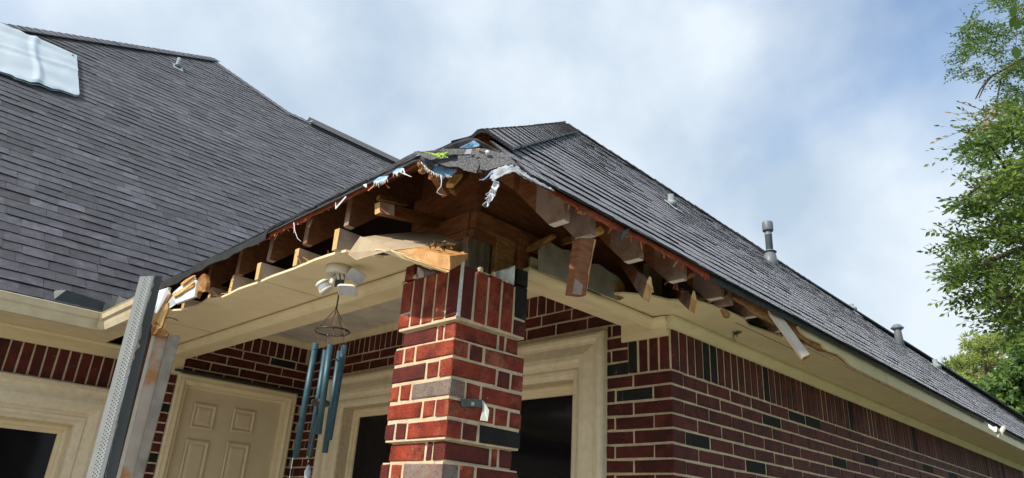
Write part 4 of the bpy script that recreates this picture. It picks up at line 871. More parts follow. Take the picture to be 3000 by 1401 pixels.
# old caulk flaking off the side leg
e0 = [oD(Lc(x, y), DS + .005) for x, y in ((607, 52), (540, 330), (455, 620), (380, 900), (320, 1200))] + [oD(Lb(x, y), DS + .005) for x, y in ((440, 230), (380, 480), (330, 700), (290, 950), (235, 1190))]
e1 = [oD(Lc(x, y), DS + .005) for x, y in ((660, 70), (630, 200), (610, 420), (480, 560), (440, 800), (440, 1060), (440, 1180))] + [oD(Lb(x, y), DS + .005) for x, y in ((470, 260), (410, 420), (380, 620), (345, 790), (290, 900), (250, 1190))]
e1 = [lerp(e0, i / 90).lerp(lerp(e1, i / 90), max(.05, .42 + .9 * noise.noise(Vector((i * .37, 2, 0))) * (1 if i % 3 else .5))) for i in range(91)]
drape('caulk_smear', e0, e1, 110, 3, 'caulk', VS, .002, 60, .001, 0, None, None, .003)
WB = empty('torn_fascia_board', (oD((430, 1200), DS + .06).x, oD((430, 1200), DS + .06).y, 0), 'splintered fascia board with peeling paint standing beside the perforated strip', 'board')
M['oldmetal'] = mat('dirty_old_metal', (.30, .27, .235), .6, .4, col2=(.20, .175, .15), nscale=14, col3=(.45, .42, .38), n3scale=20, lo3=.62, hi3=.72)
M['paintb'] = mat('peeling_painted_board', (.47, .40, .35), .75, .3, col2=(.40, .33, .27), nscale=8, col3=(.42, .19, .065), n3scale=5, lo3=.46, hi3=.56, bump=.3, bscale=50)
vert_strip('board_edge', Lc(575, 1080), Lc(645, 1050), Lb(330, 1203), Lb(365, 1203), DS + .02, 'plastic', WB, th=.012)
vert_strip('board_back', Lc(560, 860), Lc(760, 950), Lb(318, 1203), Lb(345, 1203), DS + .05, 'woodd', WB, th=.012)
vert_strip('board_face', Lc(646, 1060), Lc(860, 1075), Lb(366, 1203), Lb(478, 1203), DS + .028, 'paintb', WB, th=.012)
vert_strip('metal_angle', Lc(862, 1090), Lc(1070, 1098), Lb(479, 1203), Lb(568, 1203), DS + .022, 'oldmetal', WB, th=.003)
for pts, m in (([(545, 880), (700, 640), (860, 365), (912, 362), (850, 470), (760, 640), (660, 830), (600, 960)], 'woodf'), ([(660, 830), (740, 680), (800, 540), (862, 510), (850, 640), (800, 780), (740, 960), (640, 1000)], 'woody'), ([(700, 760), (790, 600), (760, 660), (720, 745)], 'wmetal'), ([(560, 880), (630, 820), (720, 930), (850, 1060), (840, 1110), (640, 1110), (560, 1100)], 'torn')):
    roughen(MB().prism([oD(Lc(*p), DS + .015) for p in pts], (.012, .012, 0)).build('splinter', m, WB), 2, .005)
for pts in ([(640, 1060), (590, 1080), (640, 1010), (690, 990)], [(740, 1030), (790, 940), (880, 860), (860, 900)], [(545, 885), (600, 920), (640, 960), (610, 930)], [(850, 730), (940, 710), (880, 735)]):
    b = MB().prism([oD(Lc(*p), DS - .01) for p in pts], (.003, .003, 0)); b.build('splinter', 'woodf', WB)
MB().tube([oD(Lc(*p), DS + .02) for p in ((810, 800), (870, 785), (950, 800), (1030, 840))], .003, 5).build('bent_nail', 'wire', WB)

# pieces dangling along the right-hand eave
HB = empty('hanging_lumber', oY((1700, 865), 1.5), 'short two-by-four hanging upright from the second rafter tail, one side freshly split', 'lumber', 'lumber dangling from the torn right-hand eave')
MB().prism([oY(p, 1.49) for p in ((1678, 861), (1716, 866), (1741, 699), (1700, 696))], (0, .034, 0)).build('lumber_face', 'woodb', HB)
roughen(MB().prism([oY(p, 1.487) for p in ((1716.5, 866), (1726, 815), (1722, 800), (1747, 703), (1741.5, 699))], (.006, .03, 0)).build('split_face', 'woodf', HB), 2, .002)
MB().prism([oY(p, 1.4875) for p in ((1678, 861), (1704, 864.5), (1708, 835), (1685, 815))], (0, .002, 0)).build('paint_patch', 'woodg', HB)
def dangling(name, p0, p1, w, t, label):
    e = empty(name, p1, label, 'lumber', 'lumber dangling from the torn right-hand eave'); d = (p1 - p0); o = MB().board(p0, p1, w, t).build('lumber_body', 'woodb', e)
    q = p0.lerp(p1, .66); e1 = Vector(w).normalized() * .0012; o2 = MB().board(q - e1 - Vector(t).normalized() * .0012, p1 - e1 - Vector(t).normalized() * .0012 - d.normalized() * .002, Vector(w) + e1 * 2, Vector(t) + Vector(t).normalized() * .0024).build('painted_end', 'woodg', e)
    MB().board(p1, p1 + d.normalized() * .003, w, t).build('sawn_end', 'woodf', e)
    roughen(MB().prism([p1 + Vector(w), p1 + Vector(w) * .7 + Vector(t), p1 + Vector(w) * 1.5 + d.normalized() * .012], Vector(t) * .3).build('splinter', 'woody', e), 1, .002); return e
dangling('hanging_lumber', oY(D_(395, 430), 1.84), oY(D_(625, 770), 1.52), Vector((.030, 0, .072)), Vector((.028, -.012, -.012)), 'brown lookout sloping down from the torn eave, white-painted tip above the beam')
dangling('hanging_lumber', oY(D_(840, 640), 1.86), oY(D_(1090, 885), 1.54), Vector((.026, 0, .066)), Vector((.028, -.012, -.012)), 'brown lookout sloping down beside the soffit, its end split in two')
lk = empty('loose_block', oY(D_(1240, 800), 1.52), 'small grey wood block jammed on top of the broken soffit edge', 'lumber'); bevel(MB().board(oY(D_(1165, 800), 1.62), oY(D_(1165, 800), 1.62) + Vector((.10, -.02, .0)), (0, 0, .035), (.01, .07, 0)).build('block', 'woodg', lk), .002, 1)
b = MB().box(2.85, 2.884, 1.50, 1.80, 2.552, 2.625); r = b.build('lookout', 'woodg', HOUSE); MB().box(2.8505, 2.8835, 1.497, 1.4995, 2.5525, 2.6245).build('sawn_end', 'woodg', r)
roughen(MB().prism([oY(D_(*p), 1.49) for p in ((1440, 880), (1470, 885), (1520, 935), (1500, 968), (1470, 945))], (.004, .02, 0)).build('splinter', 'torn', HOUSE), 2, .002)
roughen(MB().prism([oY(D_(*p), 1.52) for p in ((1080, 560), (1100, 520), (1160, 525), (1150, 555), (1080, 580))], (.004, .03, 0)).build('splinter', 'woodf', HOUSE), 2, .002)
roughen(MB().prism([oY(D_(*p), 1.50) for p in ((1465, 745), (1475, 720), (1540, 705), (1560, 730), (1520, 750))], (.004, .03, 0)).build('splinter', 'torn', HOUSE), 2, .002)
roughen(MB().prism([oY(D_(*p), 1.505) for p in ((155, 125), (150, 70), (205, 42), (245, 88))], (.02, .02, 0)).build('splinter', 'woodf', HOUSE), 2, .002)
roughen(MB().prism([oY(B_(*p), 1.51) for p in ((1590, 290), (1600, 272), (1715, 310), (1700, 332))], (.004, .02, 0)).build('splinter', 'woodf', HOUSE), 2, .002)
p0 = oY(G_(520, 375), 1.472); p1 = oY(G_(868, 850), 1.40); w = oY(G_(940, 815), 1.405) - p1
M['batten'] = mat('batten_paint', (.66, .56, .48), .6, .3, col2=(.56, .46, .38), nscale=12)
WS = empty('white_batten', p1, 'white painted batten hanging out below the torn right-hand fascia', 'lumber')
MB().board(p0, p1, w * .93, (.004, .010, -.012)).build('batten', 'batten', WS)
roughen(MB().board(p1, p1 + (p1 - p0).normalized() * .006, w * .93, (.004, .010, -.012)).build('broken_end', 'torn', WS), 2, .003)
MB().tube([oY(G_(660, 668), 1.42), oY(G_(675, 635), 1.435)], .003, 5).build('nail', 'woody', WS)
# broken soffit corner lying on the column head
SF = empty('broken_soffit_panel', oD(A_(600, 1000), 2.35), 'stained cream soffit corner torn loose and resting on the column head', 'soffit panel')
pl = [oD(A_(x, y), d) for x, y, d in ((165, 890, 2.60), (330, 868, 2.70), (520, 850, 2.78), (700, 838, 2.82), (860, 862, 2.74), (1032, 930, 2.58), (900, 950, 2.47), (700, 975, 2.42), (430, 1005, 2.36))]
M['flap'] = mat('stained_soffit_back', (.43, .345, .24), .75, .25, col2=(.35, .265, .17), nscale=9, col3=(.20, .13, .075), n3scale=14, lo3=.62, hi3=.8)
fl = MB(); fl.prism(pl, (.002, .004, -.006)); fl.build('panel_top', 'flap', SF)
MB().prism([oD(A_(x, y), d) for x, y, d in ((165, 892, 2.598), (430, 1006, 2.358), (330, 1030, 2.42), (130, 1090, 2.60), (60, 1040, 2.66))], (0, 0, .006)).build('panel_face', 'flap', SF)
MB().prism([oD(A_(x, y), d) for x, y, d in ((430, 1006, 2.357), (560, 1040, 2.33), (750, 1110, 2.30), (940, 1192, 2.27), (925, 1203, 2.275), (760, 1150, 2.31), (540, 1080, 2.345), (300, 1000, 2.45))], (.004, .006, .006)).build('panel_lip', 'cream', SF)
MB().prism([oD(A_(x, y), 2.595) for x, y in ((160, 888), (170, 893), (258, 945), (250, 938))], (.004, 0, 0)).build('panel_edge', 'mortar_white', SF)
BW = empty('broken_corner_block', oD(A_(960, 1180), 2.28), 'sunlit broken two-by-six stub sitting on the loose soffit panel', 'lumber')
p = [oD(A_(x, y), d) for x, y, d in ((480, 1008, 2.36), (960, 1182, 2.265), (958, 1050, 2.27), (640, 985, 2.34))]
q = [oD(A_(x, y), d) for x, y, d in ((700, 1000, 2.50), (1112, 1085, 2.38), (1118, 1035, 2.385), (820, 960, 2.48))]
o = MB().hexa(p, q).build('stub', 'woodf', BW); roughen(o, 3, .004, 22)
roughen(MB().prism([oD(A_(x, y), d) for x, y, d in ((470, 1010, 2.352), (600, 1050, 2.32), (760, 1110, 2.29), (950, 1185, 2.262), (940, 1195, 2.262), (720, 1120, 2.298), (560, 1060, 2.33))], (.004, .006, 0)).build('splinter', 'woody', BW), 2, .003)
random.seed(4)
for k in range(16):
    x = random.uniform(760, 990); y = 975 + (x - 760) * .06 + random.uniform(-22, 8); d = random.uniform(2.30, 2.40); pp = oD(A_(x, y), d)
    a = [pp + Vector((random.uniform(-.02, .02), random.uniform(-.02, .02), random.uniform(-.006, .016))) for _ in range(3)]
    mk('dead_leaf', a + [(a[0] + a[2]) / 2 + Vector((0, 0, .012))], [(0, 1, 3), (1, 2, 3)], 'torn' if k % 2 else 'ply', BW)
# bent strap on the column
ST = empty('bent_strap', (XC + .08, YR, 1.9), 'short bent dark metal strap nailed to the brick column', 'strap')
c4 = cr(1100, 1051, 500, 1719)
sp = [oY(c4(*p), YR - .004) for p in ((868, 405), (960, 402), (1080, 418), (1085, 500), (1040, 490), (940, 480), (862, 488), (872, 470), (860, 455))]
MB().prism(sp, (0, .002, 0)).build('strap_face', 'strap', ST)
MB().prism([oY(c4(1078, 420), YR - .005), oY(c4(1092, 430), YR - .010), oY(c4(1145, 520), YR - .024), oY(c4(1130, 632), YR - .028), oY(c4(1058, 620), YR - .022), oY(c4(1084, 500), YR - .008)], (0, .002, 0)).build('strap_tail', 'strapw', ST)
MB().tube([oY(c4(975, 455), YR - .0065), oY(c4(975, 455), YR - .004)], .007, 10).build('nail_head', 'galv', ST)

# splinters and shards bristling along the torn eaves
random.seed(77)
def shard(p, d, l, w, m, par=None):
    d = Vector(d).normalized(); u = d.orthogonal().normalized(); v_ = d.cross(u)
    b = MB().prism([p - u * w, p + u * w * random.uniform(.4, 1), p + d * l * random.uniform(.5, .7) + u * w * random.uniform(-.2, .9), p + d * l + u * w * random.uniform(-.6, .2), p + d * l * .6 - u * w * random.uniform(.2, .8)], v_ * random.uniform(.002, .006)); return b.build('splinter', m, par or HOUSE)
for k in range(26):
    y = random.uniform(1.95, 3.05); shard(Vector((1.302, y, 2.735)), (random.uniform(-.5, .5), random.uniform(-1, 1), random.uniform(-.9, -.1)), random.uniform(.015, .05), random.uniform(.002, .005), random.choice(('rust', 'torn', 'woodf')), ROOF_P)
for k in range(26):
    x = random.uniform(1.6, 2.62); shard(Vector((x, 1.452, 2.597)), (random.uniform(-1, 1), random.uniform(-.4, .4), random.uniform(-.9, -.1)), random.uniform(.012, .04), random.uniform(.002, .004), random.choice(('rust', 'torn', 'woodf')), ROOF_R)
for k in range(22):
    y = random.uniform(2.4, 3.7); shard(Vector((1.368, y, 2.562)), (random.uniform(-1, .4), random.uniform(-1, 1), random.uniform(-.2, .7)), random.uniform(.015, .05), random.uniform(.002, .005), random.choice(('woodf', 'torn', 'woody')))
for k in range(24):
    x = random.uniform(2.45, 3.6); shard(Vector((x, 1.60 - (x - 2.6) * .04, 2.56)), (random.uniform(-1, 1), random.uniform(-.8, .1), random.uniform(-.3, .8)), random.uniform(.015, .06), random.uniform(.002, .006), random.choice(('woodf', 'torn', 'woodb')))
# ------------------------------------------------------------------ roof vents (parts of the house)
def lathe(name, base, prof, m, par, seg=16, axis=(0, 0, 1)):
    ax = Vector(axis).normalized(); u = ax.orthogonal().normalized(); w = ax.cross(u); vs = []; fs = []; base = Vector(base)
    for r, h in prof:
        for k in range(seg): a = 2 * math.pi * k / seg; vs.append(base + ax * h + (u * math.cos(a) + w * math.sin(a)) * r)
    for i in range(len(prof) - 1):
        for k in range(seg): fs.append((i * seg + k, i * seg + (k + 1) % seg, (i + 1) * seg + (k + 1) % seg, (i + 1) * seg + k))
    fs.append(tuple(range(seg))[::-1]); n = (len(prof) - 1) * seg; fs.append(tuple(range(n, n + seg)))
    o = mk(name, vs, fs, m, par); 
    for p in o.data.polygons: p.use_smooth = len(p.vertices) == 4
    return o
def px2m(P): return (Vector(P) - EYE).dot(CF) / FPX
def small_vent(base, top_px, wpx, m='pvc'):
    top = oY(top_px, base.y); s = px2m(base); r = wpx * s / 2; h = top.z - base.z
    v = lathe('vent_pipe', base - Vector((0, 0, .1)), [(r, 0), (r, h + .1), (r * .86, h + .1), (r * .86, h + .06)], m, HOUSE)
    lathe('rubber_collar', base + Vector((0, 0, h * .12)), [(r * 1.28, 0), (r * 1.28, h * .05), (r * 1.1, h * .06), (r * 1.1, h * .10), (r * 1.24, h * .11), (r * 1.24, h * .16), (r * 1.1, h * .17), (r * 1.1, h * .2), (r * 1.2, h * .21), (r * 1.2, h * .26), (r * 1.02, h * .28)], m, v)
    f = Vector((0, 1, SY if base.y < 4.5 else SL)).normalized(); x = Vector((1, 0, 0)); nn = x.cross(f)
    c = base + nn * .012; MB().board(c - x * r * 2.3 - f * r * 4.4, c - x * r * 2.3 + f * r * 2.2, x * r * 4.6, nn * .004).build('flashing', 'galv', v)
    lathe('boot_cone', c, [(r * 1.8, 0), (r * 1.3, r * 1.4), (r * 1.05, r * 1.8)], m, v, 16, (nn * .55 + Vector((0, 0, 1)) * .45))
    return v
small_vent(P_R(1966, 606), (1960, 568), 18)
small_vent(P_R(2497, 912), (2496, 893), 13)
small_vent(P_R(2743, 1080), (2741, 1055), 14)
LR0 = (0, 4.85, 2.66); LRN = (0, -SL, 1)
small_vent(oP((519, 198), LR0, LRN), (523, 170), 12)
base = P_R(2258, 768); s = px2m(base); top = oY((2259, 660), base.y); h = top.z - base.z; r = 10.2 * s
v = lathe('flue_pipe', base - Vector((0, 0, .15)), [(r, 0), (r, h * .66 + .15), (r * 1.07, h * .665 + .15), (r * 1.07, h * .69 + .15), (r, h * .70 + .15), (r, h * .8 + .15)], 'pipe', HOUSE, 20)
lathe('flue_cap', base + Vector((0, 0, h * .76)), [(r * 1.1, 0), (r * 1.48, h * .02), (r * 1.54, h * .04), (r * 1.54, h * .23), (r * 1.5, h * .24), (r * .6, h * .245)], 'pipe', v, 24)
lathe('storm_collar', base + Vector((0, 0, h * .24)), [(r * 1.9, 0), (r * 1.85, .006), (r * 1.02, h * .055)], 'pipe', v, 24)
lathe('flashing_cone', base - Vector((0, 0, .12)), [(r * 2.5, 0), (r * 1.5, h * .24 + .12), (r * 1.02, h * .25 + .12)], 'pipe', v, 20)
base = P_R(2636, 1010); s = px2m(base); top = oY((2632, 955), base.y); h = top.z - base.z; r = 12 * s
v = lathe('exhaust_stack', base - Vector((0, 0, .15)), [(r * 1.25, 0), (r * .82, h * .72 + .15), (r * .8, h * .8 + .15)], 'pipe', HOUSE, 16)
lathe('stack_cap', base + Vector((0, 0, h * .70)), [(r * .85, 0), (r * 1.55, h * .12), (r * 1.5, h * .15), (r * .8, h * .30)], 'pipe', v, 6)

# ------------------------------------------------------------------ security light under the soffit
K6 = cr(880, 700, 250, 911)
L0 = oZ((994, 783), 2.548); s = px2m(L0); DLt = math.hypot(L0.x, L0.y)
SLT = empty('security_light', L0, 'white twin-lamp motion security light under the left soffit', 'light')
lathe('canopy', L0 - Vector((0, 0, .036)), [(33 * s, 0), (36 * s, .006), (37 * s, .036)], 'plastic', SLT, 32)
def ax(p, d): return oD(K6(*p), d)
def capsule(name, a, b_, r, m, par, seg=18, prof=None):
    d = (b_ - a); L_ = d.length; prof = prof or [(r * .8, 0), (r, L_ * .12), (r, L_ * .88), (r * .85, L_)]
    return lathe(name, a, prof, m, par, seg, d)
q = capsule('motion_sensor', ax((185, 470), DLt - .08), ax((320, 555), DLt - .10), .001, 'plastic', SLT) if False else None
a = ax((240, 440), DLt - .06) + Vector((0, 0, .0)); up = (ax((205, 452), DLt - .06) - ax((270, 565), DLt - .06)); upn = up.normalized()
c0 = ax((283, 565), DLt - .055)
lathe('motion_sensor', c0, [(17 * s, 0), (19 * s, .004), (19.5 * s, .012), (18 * s, .013), (18 * s, .036), (19.5 * s, .037), (19 * s, .046), (13 * s, .052)], 'plastic', SLT, 24, upn)
fc = (EYE - c0).normalized(); fc = (fc - upn * fc.dot(upn)).normalized(); sd = upn.cross(fc)
b = MB(); n = 9
for i in range(n):
    t0 = (i / n - .5) * 1.9; t1 = ((i + 1) / n - .5) * 1.9
    f0 = fc * math.cos(t0) + sd * math.sin(t0); f1 = fc * math.cos(t1) + sd * math.sin(t1); r = 18.6 * s
    b.add([c0 + upn * .014 + f0 * r, c0 + upn * .014 + f1 * r, c0 + upn * .035 + f1 * r, c0 + upn * .035 + f0 * r], [(0, 1, 2, 3)])
b.build('sensor_lens', 'lens', SLT)
MB().tube([L0 - Vector((0, 0, .035)), ax((345, 440), DLt - .02), ax((330, 500), DLt - .045)], [.014, .012, .012], 10).build('sensor_arm', 'plastic', SLT, True)
for pts in ([(350, 400), (375, 440), (395, 500)], [(440, 370), (440, 430), (430, 480)]):
    MB().tube([ax(p, DLt - .01) for p in pts], [.012, .014, .013], 12).build('lamp_socket', 'socket', SLT, True)
for x in (395, 440, 485):
    MB().board(ax((x - 14, 365), DLt - .025), ax((x - 6, 432), DLt - .03), ax((x + 16, 362), DLt - .025) - ax((x - 14, 365), DLt - .025), (.01, .01, 0)).build('cooling_fin', 'plastic', SLT)
def lamp(c, dirv, w, hgt, dep):
    "flood lamp head: curved back shell and square front plate"
    z = dirv.normalized(); x = z.cross(Vector((0, 0, 1))).normalized(); y = x.cross(z); vs = []; fs = []; n = 8
    for k, (sc, dz, rise) in enumerate(((1, 0, 0), (1.02, dep * .25, 0), (.95, dep * .6, 0), (.7, dep, 0))):
        for i in range(16):
            a_ = 2 * math.pi * i / 16; ca, sa = math.cos(a_), math.sin(a_); e = 5
            rx = math.copysign(abs(ca) ** (2 / e), ca) * w * sc; ry = math.copysign(abs(sa) ** (2 / e), sa) * hgt * sc; vs.append(c + x * rx + y * ry - z * dz)
    for k in range(3):
        for i in range(16): fs.append((k * 16 + i, k * 16 + (i + 1) % 16, (k + 1) * 16 + (i + 1) % 16, (k + 1) * 16 + i))
    fs.append(tuple(range(16))[::-1]); fs.append(tuple(range(48, 64)))
    o = mk('lamp_head', vs, fs, 'plastic', SLT); 
    mk('lamp_glass', [c + x * w * .9 * i + y * hgt * .9 * j + z * .002 for i, j in ((-1, -1), (1, -1), (1, 1), (-1, 1))], [(0, 1, 2, 3)], 'lens', o)
    for i in (-.85, .85):
        for j in (-.85, .85): chunk('screw', tuple(c + x * w * i + y * hgt * j + z * .003), .0018, 'galv', o, 1)
    return o
o = lamp(ax((595, 400), DLt - .06), Vector((-.45, -.75, -.45)), 25 * s, 18 * s, .022); 
c = ax((595, 400), DLt - .06); rm = Matrix.Rotation(math.radians(-26), 4, (EYE - c).normalized())
for ob in [o] + list(o.children):
    for vtx in ob.data.vertices: vtx.co = c + (rm @ (vtx.co - c))
o = lamp(ax((500, 555), DLt - .07), Vector((-.35, -.35, -.9)), 28 * s, 20 * s, .02)
# ------------------------------------------------------------------ wind chime
CH = empty('wind_chime', ax((342, 990), DLt), 'wind chime of five teal tubes hanging from the porch security light', 'wind chime')
hook = ax((413, 578), DLt - .03); knot = ax((385, 742), DLt - .005)
MB().tube([hook, knot], .0035, 6).build('hanger_cord', 'wire', CH)
chunk('knot', tuple(knot), .006, 'wire', CH, 1)
rc = ax((342, 990), DLt); rr = 49 * px2m(rc); nrm_ = Vector((.05, 0, 1)).normalized(); pts = []
for k in range(33):
    a_ = 2 * math.pi * k / 32; pts.append(rc + Vector((math.cos(a_), math.sin(a_), .05 * math.cos(a_ + 1))) * rr)
MB().tube(pts, .0032, 8, cap=False).build('ring', 'wire', CH, True)
cw = lambda x, y: (830 + x * .3748, 950 + y * .3748)
tubes = (((255, 150), (92, 1045), -.03), ((368, 160), (275, 860), -.075), ((478, 168), (355, 905), -.04), ((332, 205), (200, 1045), .065), ((442, 212), (325, 1005), .05))
def solidtube(name, a, b_, r, m):
    d = (b_ - a); return lathe(name, a, [(r * .8, .002), (r, 0), (r, d.length), (r * .82, d.length), (r * .82, d.length - .02)], m, CH, 18, d)
for k, (t, e, dd) in enumerate(tubes):
    D1 = DLt + dd; tp_ = oD(cw(*t), D1); lo = oD(cw(*e), D1); lo = Vector((tp_.x + (lo.x - tp_.x) * .9, tp_.y + (lo.y - tp_.y) * .9, lo.z)); r = 9.0 * px2m(tp_) * (1 if dd < 0 else .92)
    solidtube('chime_tube', lo, tp_, r, 'chime')
    a_ = math.atan2(tp_.y - rc.y, tp_.x - rc.x); rp = rc + Vector((math.cos(a_), math.sin(a_), 0)) * rr
    for sgn in (-1, 1):
        MB().tube([tp_ + Vector((sgn * r * .6, -sgn * r * .6, -.01)), rp + Vector((sgn * .004, 0, 0))], .0011, 4).build('tube_cord', 'cord', CH)
        MB().tube([rp + Vector((sgn * .004, 0, 0)), knot], .0012, 4).build('tube_cord', 'cord', CH)
    chunk('cord_knot', tuple(rp), .006, 'wire', CH, 1)
    if k == 0: lathe('tube_sleeve', tp_ - (tp_ - lo).normalized() * .028, [(r * 1.04, 0), (r * 1.04, .003), (r, .004)], 'chime', CH, 18, tp_ - lo)
cl0 = oD(cw(222, 602), DLt - .02); cl1 = oD(cw(355, 630), DLt + .04)
lathe('clapper', cl0.lerp(cl1, .5) - Vector((0, 0, .009)), [(.030, 0), (.036, .003), (.037, .009), (.036, .016), (.03, .019)], 'clapper', CH, 24, (.10, .12, 1))
MB().tube([rc, cl0.lerp(cl1, .5), oD(cw(178, 1140), DLt + .01)], .001, 4).build('clapper_cord', 'cord', CH)
lathe('wind_sail', oD(cw(176, 1260), DLt + .01), [(.002, 0), (.010, .02), (.014, .05), (.003, .075)], 'galv', CH, 12)
for y in (1072, 1040): chunk('bead', tuple(oD(cw(196 - (1072 - y) * .3, y), DLt)), .0035, 'lens', CH, 1)

# ------------------------------------------------------------------ rain sensor on the far eave
Rs = cr(2820, 1180, 180, 1804)
RS = empty('rain_sensor', oY(Rs(1150, 850), 1.40), 'white rain sensor on a bracket arm at the far right eave', 'sensor')
p0 = oY(Rs(590, 500), 1.455); p1 = oY(Rs(1000, 790), 1.36); u = oY(Rs(590, 560), 1.455) - p0
MB().board(p0, p1, u * 1.1, (.004, .012, 0)).build('bracket_arm', 'wmetal', RS)
c = oY(Rs(1010, 790), 1.36); a = oY(Rs(1110, 900), 1.36); bb = oY(Rs(1210, 730), 1.36); r = 62 * .0998 * px2m(c)
MB().board(c + Vector((0, 0, -.0)), a, (oY(Rs(1000, 700), 1.36) - c), (.006, .03, 0)).build('saddle', 'plastic', RS)
lathe('sensor_body', a, [(r, 0), (r, (bb - a).length * .45), (r * 1.05, (bb - a).length * .48), (r * 1.05, (bb - a).length), (r * .5, (bb - a).length * 1.02)], 'plastic', RS, 18, bb - a)
lathe('adjust_stem', oY(Rs(1030, 1000), 1.36), [(r * .32, 0), (r * .32, (bb - a).length * .5)], 'plastic', RS, 10, bb - a)

# ------------------------------------------------------------------ lizards
def skin(name, chains, m, parent, root=0):
    vs = []; es = []; rs = []; idx = {}
    for ch in chains:
        prev = None
        for p, r in ch:
            k = tuple(round(c_, 5) for c_ in p)
            if k not in idx: idx[k] = len(vs); vs.append(tuple(p)); rs.append(r)
            if prev is not None: es.append((prev, idx[k]))
            prev = idx[k]
    me = bpy.data.meshes.new(name); me.from_pydata(vs, es, []); o = bpy.data.objects.new(name, me); COL.objects.link(o)
    md = o.modifiers.new('s', 'SKIN'); md.use_smooth_shade = True
    for i, sv in enumerate(me.skin_vertices[0].data): sv.radius = (rs[i], rs[i]); sv.use_root = (i == root)
    sb = o.modifiers.new('d', 'SUBSURF'); sb.levels = 2; sb.render_levels = 2
    dg = bpy.context.evaluated_depsgraph_get(); nm = bpy.data.meshes.new_from_object(o.evaluated_get(dg)); bpy.data.objects.remove(o)
    nm.materials.clear(); nm.materials.append(M[m]); o = bpy.data.objects.new(name, nm)
    for p in nm.polygons: p.use_smooth = True
    return link(o, parent)
LZ = empty('green_lizard', oD(C7(720, 390), 2.06), 'bright green lizard perched on the torn roof shingles', 'lizard')
z7 = lambda x, y, d=2.045: oD(C7(x, y), d)
k = .0010 * 5.0 / 5.0
body = [(z7(430, 322, 2.08), .0010), (z7(500, 335, 2.07), .0014), (z7(570, 352, 2.06), .0022), (z7(630, 372), .0036), (z7(670, 380), .0062), (z7(710, 375), .0076), (z7(745, 368), .0068), (z7(772, 362), .0046), (z7(792, 352), .0060), (z7(812, 348), .0050), (z7(830, 342), .0022)]
hipv, shv = body[4], body[6]
skin('body', [body, [hipv, (z7(690, 400, 2.04), .0030), (z7(660, 405, 2.035), .0022), (z7(640, 400, 2.035), .0016)], [hipv, (z7(690, 402, 2.03), .0028), (z7(712, 412, 2.03), .0016)], [shv, (z7(765, 392, 2.035), .0026), (z7(785, 404, 2.03), .0017), (z7(806, 402, 2.03), .0013)], [shv, (z7(750, 385, 2.03), .0026), (z7(738, 402, 2.03), .0017)]], 'lizg', LZ, 5)
for p in ((712, 412), (738, 404), (806, 403)): 
    for q_ in (-9, 0, 9): MB().tube([z7(p[0], p[1], 2.03), z7(p[0] + q_, p[1] + 10, 2.028)], [.0012, .0006], 5).build('toe', 'belly', LZ)
chunk('eye', tuple(z7(806, 346, 2.039)), .0016, 'wire', LZ, 1)
K2 = cr(1900, 900, 500, 1719)
g2 = lambda x, y: oZ(K2(x, y), 2.5425)
LD = empty('dark_lizard', g2(885, 265), 'small dark green lizard clinging to the cream soffit', 'lizard')
bd = [(g2(880, 348), .0011), (g2(862, 328), .0014), (g2(852, 305), .0018), (g2(858, 284), .0028), (g2(872, 268), .0060), (g2(888, 259), .0074), (g2(905, 256), .0062), (g2(918, 254), .0042), (g2(930, 253), .0052), (g2(943, 251), .0022)]
skin('body', [bd, [bd[4], (g2(862, 262), .0026), (g2(852, 248), .0018), (g2(862, 242), .0013)], [bd[4], (g2(885, 280), .0028), (g2(892, 296), .002), (g2(884, 302), .0013)], [bd[6], (g2(898, 244), .0025), (g2(890, 238), .0016)], [bd[6], (g2(910, 268), .0024), (g2(902, 280), .0015)]], 'lizd', LD, 5)

# ------------------------------------------------------------------ trees
random.seed(33)
class Leaves:
    def __init__(s): s.v = []; s.f = []; s.t = []
    def leaf(s, p, d, n, l, w, tone):
        d = d.normalized(); sd = d.cross(n); sd = sd.normalized() if sd.length > 1e-5 else d.orthogonal().normalized(); up = sd.cross(d); b = len(s.v)
        s.v += [p, p + d * l * .45 + sd * w + up * l * .06, p + d * l, p + d * l * .45 - sd * w + up * l * .06]
        s.f += [(b, b + 1, b + 2), (b, b + 2, b + 3)]; s.t += [tone, tone * .9]
    def build(s, name, m, par, kind='stuff'): return mk(name, s.v, s.f, m, par, False, kind, s.t)
def rv(k=1): return Vector((random.gauss(0, k), random.gauss(0, k), random.gauss(0, k)))
def sprig(LV, TW, p, d, L_, n, l, tone, rad=.002):
    d = d.normalized(); pts = [p]; q = p.copy(); dd = d.copy()
    for i in range(4): dd = (dd + rv(.12) + Vector((0, 0, -.05))).normalized(); q = q + dd * L_ / 4; pts.append(q.copy())
    if TW is not None: TW.tube(pts, [rad, rad * .8, rad * .6, rad * .45, rad * .3], 4)
    pn = (Vector((0, 0, 1)) + rv(.35) - CF * .5).normalized()
    for i in range(n):
        t = (i + 1) / n; a = lerp(pts, t); ln = (pts[min(4, int(t * 4) + 0)] - pts[max(0, int(t * 4) - 1)]).normalized(); sgn = 1 if i % 2 else -1
        sdv = ln.cross(pn).normalized(); ld = (ln * .65 + sdv * sgn * .9 + rv(.18)).normalized() if i < n - 1 else ln
        LV.leaf(a, ld, (pn + rv(.3)).normalized(), l * random.uniform(.7, 1.15), l * random.uniform(.2, .27), min(1, max(0, tone + random.gauss(0, .17))))
ELM = empty('elm_tree', (6.0, -1.3, 0), 'leafy green elm reaching into the right edge of the picture', 'tree')
LV = Leaves(); TW = MB(); LY = Leaves()
